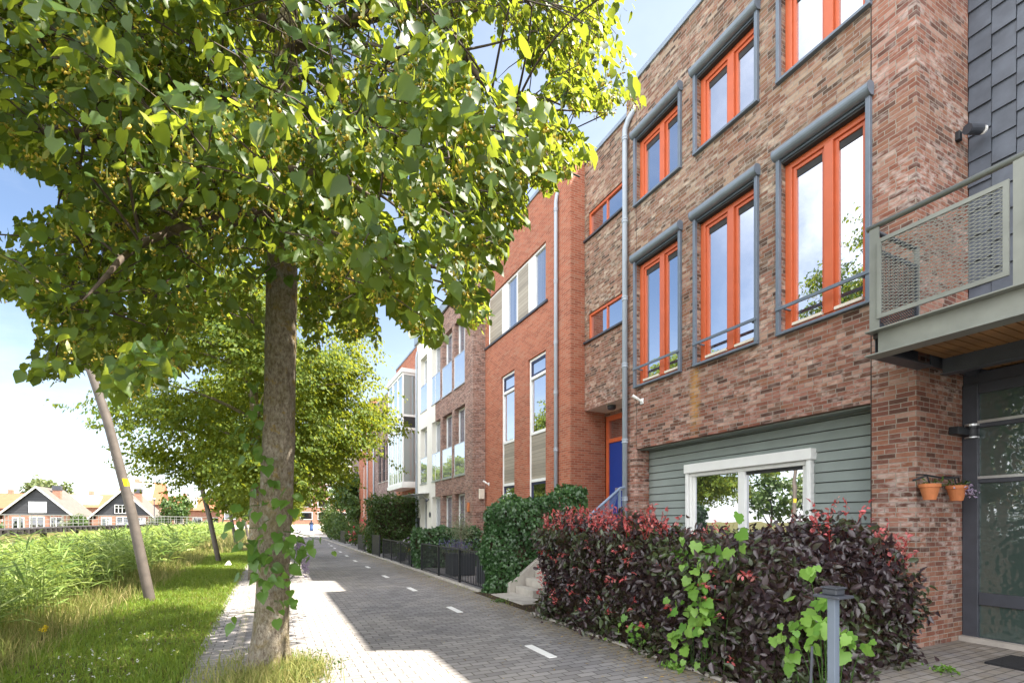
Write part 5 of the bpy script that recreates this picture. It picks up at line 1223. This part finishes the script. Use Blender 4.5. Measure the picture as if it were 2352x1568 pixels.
for a0, a1 in ((-1.5,-1.0),(-1.0,-.5),(-.5,0)):
    stp.quad(*[q + Vector((math.cos(a)*rs, math.sin(a)*rs, 0)) for q, a in ((qa,a0),(qa,a1),(qb,a1),(qb,a0))])
stp.build('sticker', M['yellowflower'], mast)

# ------------------------------------------------------------------ across the water
t = thing('boardwalk', tuple(at(120,1205,45)*Vector((1,1,0)) if False else (-14,52,0)), 'dark timber boardwalk with thin railing over the reedy water', 'boardwalk')
bw = [at(-120,0,29), at(0,0,34), at(120,0,42), at(240,0,51), at(350,0,62), at(470,0,78)]; zz = [.95,.98,1.05,1.1,1.15,1.15]
bw = [Vector((p.x,p.y,z)) for p, z in zip(bw, zz)]
dk, rl, jo = MB(), MB(), MB()
for p, q in zip(bw, bw[1:]):
    d = (q-p).normalized(); s_ = Vector((d.y,-d.x,0)).normalized()*1.0
    dk.prism([p-s_, p+s_, p+s_+Vector((0,0,.07)), p-s_+Vector((0,0,.07))], q-p)
    n = int((q-p).length/.9)
    for i in range(n):
        c = p.lerp(q, i/n); jo.prism([c-s_*1.12+Vector((0,0,-.34)), c+s_*1.12+Vector((0,0,-.34)), c+s_*1.12+Vector((0,0,-.01)), c-s_*1.12+Vector((0,0,-.01))], d*.3)
        if i % 2 == 0:
            for e in (-1,1): rl.tube([c+s_*e+Vector((0,0,.07)), c+s_*e+Vector((0,0,1.05))], .025, 5)
    for e in (-1,1):
        for h in (.35,.68,1.05): rl.tube([p+s_*e+Vector((0,0,h)), q+s_*e+Vector((0,0,h))], .015 if h < 1 else .03, 5)
dk.build('deck', M['deckwood'], t); jo.build('joists', M['deckwood'], t); rl.build('railing', M['steel'], t)
for px, z in ((-40,32),(100,40.5),(174,46),(260,53),(340,60.5),(420,70)):
    c = at(px,0,z); b = MB(); b.tube([(c.x,c.y,-1.6),(c.x,c.y,.95)], .2, 10); b.build('pile', M['deckwood'], t)

def gable_house(cx, cy, half, eave, apex, lab, depth=11, shut=False):
    t = thing('gabled_house', (cx,cy,0), lab, 'house')
    b = MB(); b.prism([(cx-half+.5,cy,0),(cx+half-.5,cy,0),(cx+half-.5,cy,eave),(cx-half+.5,cy,eave)], (0,depth,0)); b.build('wall', M['brick_far'], t)
    k = (apex-eave)/half
    b = MB(); b.prism([(cx-half+.4,cy+.02,eave+.0),(cx+half-.4,cy+.02,eave+.0),(cx,cy+.02,apex-.35)], (0,depth-.1,0)); b.build('gable', M['dark_timber'], t)
    b = MB()
    for s_ in (-1,1): b.prism([(cx,cy-.5,apex-.02),(cx+s_*(half+.4),cy-.5,eave-.4*k-.02),(cx+s_*(half+.4),cy-.5,eave-.4*k-.25),(cx,cy-.5,apex-.27)], (0,depth+1,0))
    b.build('roof', M['thatch'], t)
    b = MB()
    for s_ in (-1,1): b.prism([(cx+s_*.0,cy-.56,apex+.02),(cx+s_*(half+.45),cy-.56,eave-.4*k),(cx+s_*(half+.45),cy-.56,eave-.4*k-.3),(cx,cy-.56,apex-.32)], (0,.055,0))
    b.build('bargeboard', M['white'], t)
    b = MB(); b.box(cx+.9,cx+1.9,cy+3.2,cy+4.0,apex-2.0,apex+.25); b.build('chimney', M['brick_far'], t); b = MB(); b.box(cx+.85,cx+1.95,cy+3.15,cy+4.05,apex-.45,apex+.3); b.build('chimney_cap', M['charcoal'], t)
    for x0, x1, z0, z1 in ((cx-2.9,cx-1.5,.3,2.2),(cx-.9,cx+.9,.1,2.3),(cx+1.6,cx+3.1,.3,2.2)):
        b = MB(); 
        for a, c_, e, g in ((x0,x1,z0,z0+.1),(x0,x1,z1-.1,z1),(x0,x0+.1,z0+.1,z1-.1),(x1-.1,x1,z0+.1,z1-.1),((x0+x1)/2-.06,(x0+x1)/2+.06,z0+.1,z1-.1)): b.box(a,c_,cy-.09,cy-.004,e,g)
        o = b.build('window', M['white'], t); MB().box(x0+.1,x1-.1,cy-.05,cy-.03,z0+.1,z1-.1).build('pane', M['glass_far'] if shut else M['glass_net'], o)
    if shut: MB().box(cx-1.0,cx+1.2,cy-.06,cy+.015,eave+.35,eave+2.1).build('shutter', M['white'], t)
    else:
        x0, x1, z0, z1 = cx-1.1, cx+.9, eave+.3, eave+1.75; b = MB()
        for a, c_, e, g in ((x0,x1,z0,z0+.08),(x0,x1,z1-.08,z1),(x0,x1,z0+.9,z0+.96),*[(x0+q*(x1-x0)/4-.04,x0+q*(x1-x0)/4+.04,z0+.08,z1-.08) for q in range(5)]): b.box(a,c_,cy-.09,cy+.015,e,g)
        o = b.build('window', M['white'], t); MB().box(x0,x1,cy-.04,cy-.02,z0+.04,z1-.04).build('pane', M['glass_far'], o)
gable_house(-32.9, 103, 4.5, 2.55, 7.1, 'gabled house with black boarded gable and white shutter across the water', shut=True)
gable_house(-22.0, 103, 4.1, 2.55, 6.9, 'gabled house with paned gable window behind the nearest mast')
def terrace(x0, x1, y, eave, ridge, lab, dorm=()):
    t = thing('terrace_house', ((x0+x1)/2,y,0), lab, 'house')
    b = MB(); b.box(x0,x1,y,y+9,0,eave); b.build('wall', M['brick_far'], t)
    b = MB(); b.prism([(x0-.3,y-.5,eave-.1),(x0-.3,y+4.5,ridge),(x0-.3,y+9.5,eave-.1)], (x1-x0+.6,0,0)); b.build('roof', M['tile_orange'], t)
    for k, x in enumerate(np.arange(x0+2, x1-1, 6.0)): b = MB(); b.box(x,x+.7,y+4.2,y+4.9,ridge-.4,ridge+.7); b.build('chimney', M['brick_far'], t)
    for a, c in dorm: b = MB(); b.box(a,c,y+.4,y+3.5,eave+.5,ridge-.35); b.build('dormer', M['white'], t)
    for x in np.arange(x0+1, x1-2, 3.4):
        b = MB(); b.box(x,x+1.7,y-.06,y-.002,1.0,2.4); o = b.build('window', M['white'], t); MB().box(x+.12,x+1.58,y-.065,y-.061,1.12,2.28).build('pane', M['glass_far'], o)
terrace(-62,-43,132,4.2,7.3,'orange roofed terrace left of the shuttered gabled house')
terrace(-42,-30,128,4.4,7.2,'orange roofed terrace with white dormers between the gabled houses',((-40,-37.2),(-36,-31.5)))
terrace(-27,-20,122,5.0,9.6,'tall orange roofed house with dark solar panel behind the masts',((-25,-21.5),))
terrace(-19.5,-4,128,4.0,7.0,'orange roofed terrace behind the round tree across the reeds',((-17,-14.5),))
t = thing('street_lamp', (-17.2,100,0), 'thin distant street lamp beside the second gabled house', 'street lamp')
b = MB(); b.tube([(-17.2,100,0),(-17.2,100,4.9)], .06, 8); b.build('pole', M['charcoal'], t); b = MB(); b.lathe((-17.2,100,4.9), [(.1,0),(.28,.35),(.12,.5)], 12); b.build('lamp_head', M['silver'], t)
GT = 'trees beyond the far houses'
bushy('far_tree', (-46,150,0), 'tall far tree rising behind the terrace between the gabled houses', 'tree', 12.2, 5.2, 3, 2600, .8, 'willow', GT)
bushy('far_tree', (-27,152,0), 'tall far tree right of the nearest mast above orange roofs', 'tree', 12.0, 4.6, 3, 2400, .75, 'willow', GT)
bushy('far_tree', (-62,150,0), 'small far tree at the left edge behind orange roofs', 'tree', 9.5, 3.2, 2, 1200, .7, 'tree_dark', GT)
bushy('far_tree', (-13.6,97,0), 'round green tree on the far bank beside the second mast', 'tree', 5.9, 2.7, 1.7, 3000, .35, 'shrub', GT)
bushy('far_tree', (-7,120,0), 'pale far tree behind the masts near the trunk', 'tree', 8, 3.2, 1.5, 2000, .5, 'willow', GT)
for i, (x, y, r, h, mt, lab) in enumerate([(-27.8,99.5,1.5,2.0,'olive','pale grey bush at the shuttered house corner'),(-26.2,98,1.2,2.5,'shrub','dark garden bush between the two gabled houses'),(-17.0,99,1.6,2.0,'olive','pale bush right of the second gabled house'),(-15.4,98,1.4,2.8,'shrub','bright bush left of the round green tree'),(-12,97.5,1.2,1.6,'shrub','low bush under the round green tree'),(-36.5,99.5,1.2,1.4,'shrub','low bush before the shuttered gabled house'),(-9,97,1.5,1.8,'olive','low hedge bush on the far bank by the masts')]):
    shrub((x,y,.1), lab, r, h, 700, .3, mt)
# trees on the west bank (seen mirrored in the windows)
GW = 'bushy trees on the west bank'
for i, (x, y, h, r, mt, lab) in enumerate([(-38,14,8.5,3.6,'tree_dark','dark west bank tree mirrored in the white window'),(-40,24,10,4.2,'shrub','broad west bank tree mirrored beside the mullion'),(-37,33,7.2,3.4,'willow','pale west bank tree mirrored in the garden window'),(-41,42,9.5,4.2,'tree_dark','tall west bank tree mirrored behind the pale one'),(-38,54,8.5,4,'shrub','green west bank tree mirrored near the frame'),(-40,67,10,4.5,'tree_dark','dark west bank tree nearest the gabled houses')]):
    bushy('bank_tree', (x,y,.1), lab, 'tree', h, r, 1.0, 1700, .5, mt, GW)
# far end of the path
t = thing('far_building', (6,118,0), 'sunlit pink brick building closing the far end of the path', 'building')
b = MB(); b.box(-9,22,112,122,0,6.5); b.build('wall', M['brick_far'], t)
for x in np.arange(-8, 20, 3.4):
    for z in (1.9, 4.5): b = MB(); b.box(x,x+2.4,111.94,111.998,z,z+1.6); o = b.build('window', M['white'], t); MB().box(x+.12,x+2.28,111.93,111.939,z+.12,z+1.48).build('pane', M['glass_far'], o)
t = thing('apartment_tower', (30,270,0), 'distant red brick flats with white balconies above the trees', 'building')
b = MB(); b.box(22,40,262,280,0,52); b.box(17.5,22,263,280,0,46); b.build('wall', M['brick_far'], t)
for z in np.arange(4, 51, 3.1):
    b = MB(); b.box(24.5,37,259.6,261.9,z,z+.5); b.box(24.5,37,259.6,259.75,z+.5,z+1.25); o = b.build('balcony', M['white'], t)
    MB().box(24.5,37,261.92,261.99,z+.6,z+2.6).build('window', M['glass_far'], t)
    MB().box(18.4,21,262.9,262.99,z+.7,z+2.3).build('window', M['white'], t)
t = thing('low_wall', (4,106,0), 'low pale wall crossing the far end of the path', 'wall'); b = MB(); b.box(-6,16,105,105.4,0,.9); b.build('masonry', M['stucco'], t, bevel=.03)
bl = MB(); bl.lathe((2.2,79,0), [(.12,0),(.12,.75),(.09,.85),(.03,.9)], 12); tag(bl.build('short_bollard', M['black_metal']), 'short black bollard on the path left of the walking person', 'bollard')

# ------------------------------------------------------------------ walking person (far down the path)
def person(loc, rz):
    t = thing('person', loc, 'distant person in a long blue coat and dark headscarf walking away', 'person'); x0, y0, _ = loc
    J = {'pelvis':(0,0,.95,.15),'waist':(0,0,1.1,.13),'chest':(0,.0,1.3,.15),'neck':(0,0,1.46,.06),'head0':(0,.01,1.55,.085),'head1':(0,0,1.66,.075),
         'hl':(-.09,0,.88,.10),'kl':(-.1,.08,.5,.07),'al':(-.1,-.02,.09,.045),'fl':(-.1,.1,.03,.035),'hr':(.09,0,.88,.10),'kr':(.1,.1,.5,.07),'ar':(.1,.2,.09,.045),'fr':(.1,.32,.03,.035),
         'sl':(-.17,0,1.39,.06),'el':(-.23,-.05,1.12,.045),'wl':(-.23,.05,.87,.032),'nl':(-.23,.08,.78,.025),'sr':(.17,0,1.39,.06),'er':(.23,.03,1.12,.045),'wr':(.22,.13,.88,.032),'nr':(.22,.16,.79,.025)}
    E_ = [('pelvis','waist'),('waist','chest'),('chest','neck'),('neck','head0'),('head0','head1'),('pelvis','hl'),('hl','kl'),('kl','al'),('al','fl'),('pelvis','hr'),('hr','kr'),('kr','ar'),('ar','fr'),('chest','sl'),('sl','el'),('el','wl'),('wl','nl'),('chest','sr'),('sr','er'),('er','wr'),('wr','nr')]
    ks = list(J); me = bpy.data.meshes.new('body'); me.from_pydata([J[k][:3] for k in ks], [(ks.index(a), ks.index(c)) for a, c in E_], []); me.update()
    o = bpy.data.objects.new('body', me); COL.objects.link(o); o.parent = t; me.materials.append(M['skin'])
    sk = o.modifiers.new('Skin', 'SKIN'); lay = me.skin_vertices[0] if len(me.skin_vertices) else None
    if lay is None:
        import bmesh
        bm = bmesh.new(); bm.from_mesh(me); bm.verts.layers.skin.verify(); bm.to_mesh(me); bm.free(); lay = me.skin_vertices[0]
    for i, k in enumerate(ks): lay.data[i].radius = (J[k][3],)*2; lay.data[i].use_root = (k == 'pelvis')
    o.modifiers.new('Subdivision', 'SUBSURF').levels = 1; o.modifiers['Subdivision'].render_levels = 1
    b = MB(); b.lathe((x0,y0,.0), [(.27,.16),(.25,.5),(.2,.9),(.17,1.05),(.2,1.25),(.2,1.38),(.08,1.46)], 18); b.build('coat', M['coat'], t, smooth=True)
    b = MB(); b.tube([(x0-.19,y0,1.4),(x0-.25,y0-.05,1.12),(x0-.25,y0+.05,.9)], [.075,.062,.05], 10); b.tube([(x0+.19,y0,1.4),(x0+.25,y0+.03,1.12),(x0+.24,y0+.13,.9)], [.075,.062,.05], 10); b.build('sleeves', M['scarf'], t, smooth=True)
    b = MB(); b.lathe((x0,y0-.01,1.40), [(.21,-.2),(.19,-.02),(.11,.08),(.115,.2),(.10,.28),(.04,.33)], 16); b.build('headscarf', M['scarf'], t, smooth=True)
    t.rotation_euler = (0,0,rz)
M['skin'] = plain('skin', (.42,.24,.17), .55); M['coat'] = plain('blue_coat', (.05,.10,.24), .8); M['scarf'] = plain('dark_scarf', (.02,.02,.03), .85)
person((5.5,79,.006), .0)

# ------------------------------------------------------------------ light, sky, camera
sun_dir = Vector((6.1,-2.85,11.3)).normalized()
el = math.asin(sun_dir.z); rot = math.atan2(sun_dir.x, sun_dir.y)
sl = bpy.data.lights.new('sun', 'SUN'); sl.energy = 5.0; sl.angle = R(.53); sl.color = (1,.92,.80)
so = bpy.data.objects.new('sun', sl); COL.objects.link(so); so.rotation_euler = (-sun_dir).to_track_quat('-Z','Y').to_euler(); so.location = (20,-10,40)
W = bpy.data.worlds.new('World'); S.world = W; W.use_nodes = True; nt = W.node_tree; N = nt.nodes; L = nt.links
sky = N.new('ShaderNodeTexSky'); sky.sky_type = 'NISHITA'; sky.sun_disc = False; sky.sun_elevation = el; sky.sun_rotation = rot; sky.air_density = 1.0; sky.dust_density = .4; sky.ozone_density = 2.5
bg = N['Background']; bg.inputs[1].default_value = .06
tc = N.new('ShaderNodeTexCoord'); gx_, gy_, gz_ = sepxyz(nt, tc.outputs['Generated'])
up_ = math_(nt, 'ADD', math_(nt,'MAXIMUM',gz_,0.0), .18)
cv = comb(nt, math_(nt,'DIVIDE',gx_,up_), math_(nt,'DIVIDE',gy_,up_))
cn = noise(nt, cv, 1.1, 7, .62)
cm = math_(nt, 'MULTIPLY', ramp(nt, cn, [(.46,(0,0,0)),(.75,(1,1,1))]), ramp(nt, gz_, [(0,(.75,)*3),(.35,(.5,)*3),(.9,(.3,)*3)]))
hz0 = ramp(nt, gz_, [(0,(.65,)*3),(.07,(.40,)*3),(.2,(.17,)*3),(.4,(.03,)*3)])
hz = math_(nt, 'ADD', hz0, math_(nt, 'MULTIPLY', ramp(nt, gx_, [(-.2,(0,0,0)),(.7,(1,1,1))]), .30)); c1 = mixc(nt, hz, sky.outputs[0], (8.5,8.7,9.0)); c2 = mixc(nt, math_(nt,'MULTIPLY',cm,.40), c1, (8.5,8.7,9.0))
# unseen south-west cloud bank, added as fill light for the shaded facades
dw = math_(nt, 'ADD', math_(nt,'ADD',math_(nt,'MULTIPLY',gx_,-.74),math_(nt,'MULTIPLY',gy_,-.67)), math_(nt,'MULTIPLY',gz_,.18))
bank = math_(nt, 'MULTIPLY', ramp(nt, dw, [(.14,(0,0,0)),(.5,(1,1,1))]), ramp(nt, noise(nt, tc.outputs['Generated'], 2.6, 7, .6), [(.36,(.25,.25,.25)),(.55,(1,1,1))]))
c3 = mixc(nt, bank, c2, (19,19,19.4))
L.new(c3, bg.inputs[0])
cam = bpy.data.cameras.new('camera'); co = bpy.data.objects.new('camera', cam); COL.objects.link(co)
cam.sensor_fit = 'HORIZONTAL'; cam.sensor_width = 36; cam.lens = 36*FPX/2352; cam.shift_y = (HY-784)/2352; cam.clip_start = .05; cam.clip_end = 3000
co.location = (0,0,EYE); co.rotation_euler = (R(90),0,-TH); S.camera = co
vs = S.view_settings; vs.view_transform = 'Standard'; vs.look = 'None'; vs.exposure = 2.08; vs.gamma = 1; vs.use_curve_mapping = False
S.cycles.max_bounces = 8; S.cycles.diffuse_bounces = 4; S.cycles.glossy_bounces = 4; S.cycles.transmission_bounces = 5; S.cycles.use_denoising = True
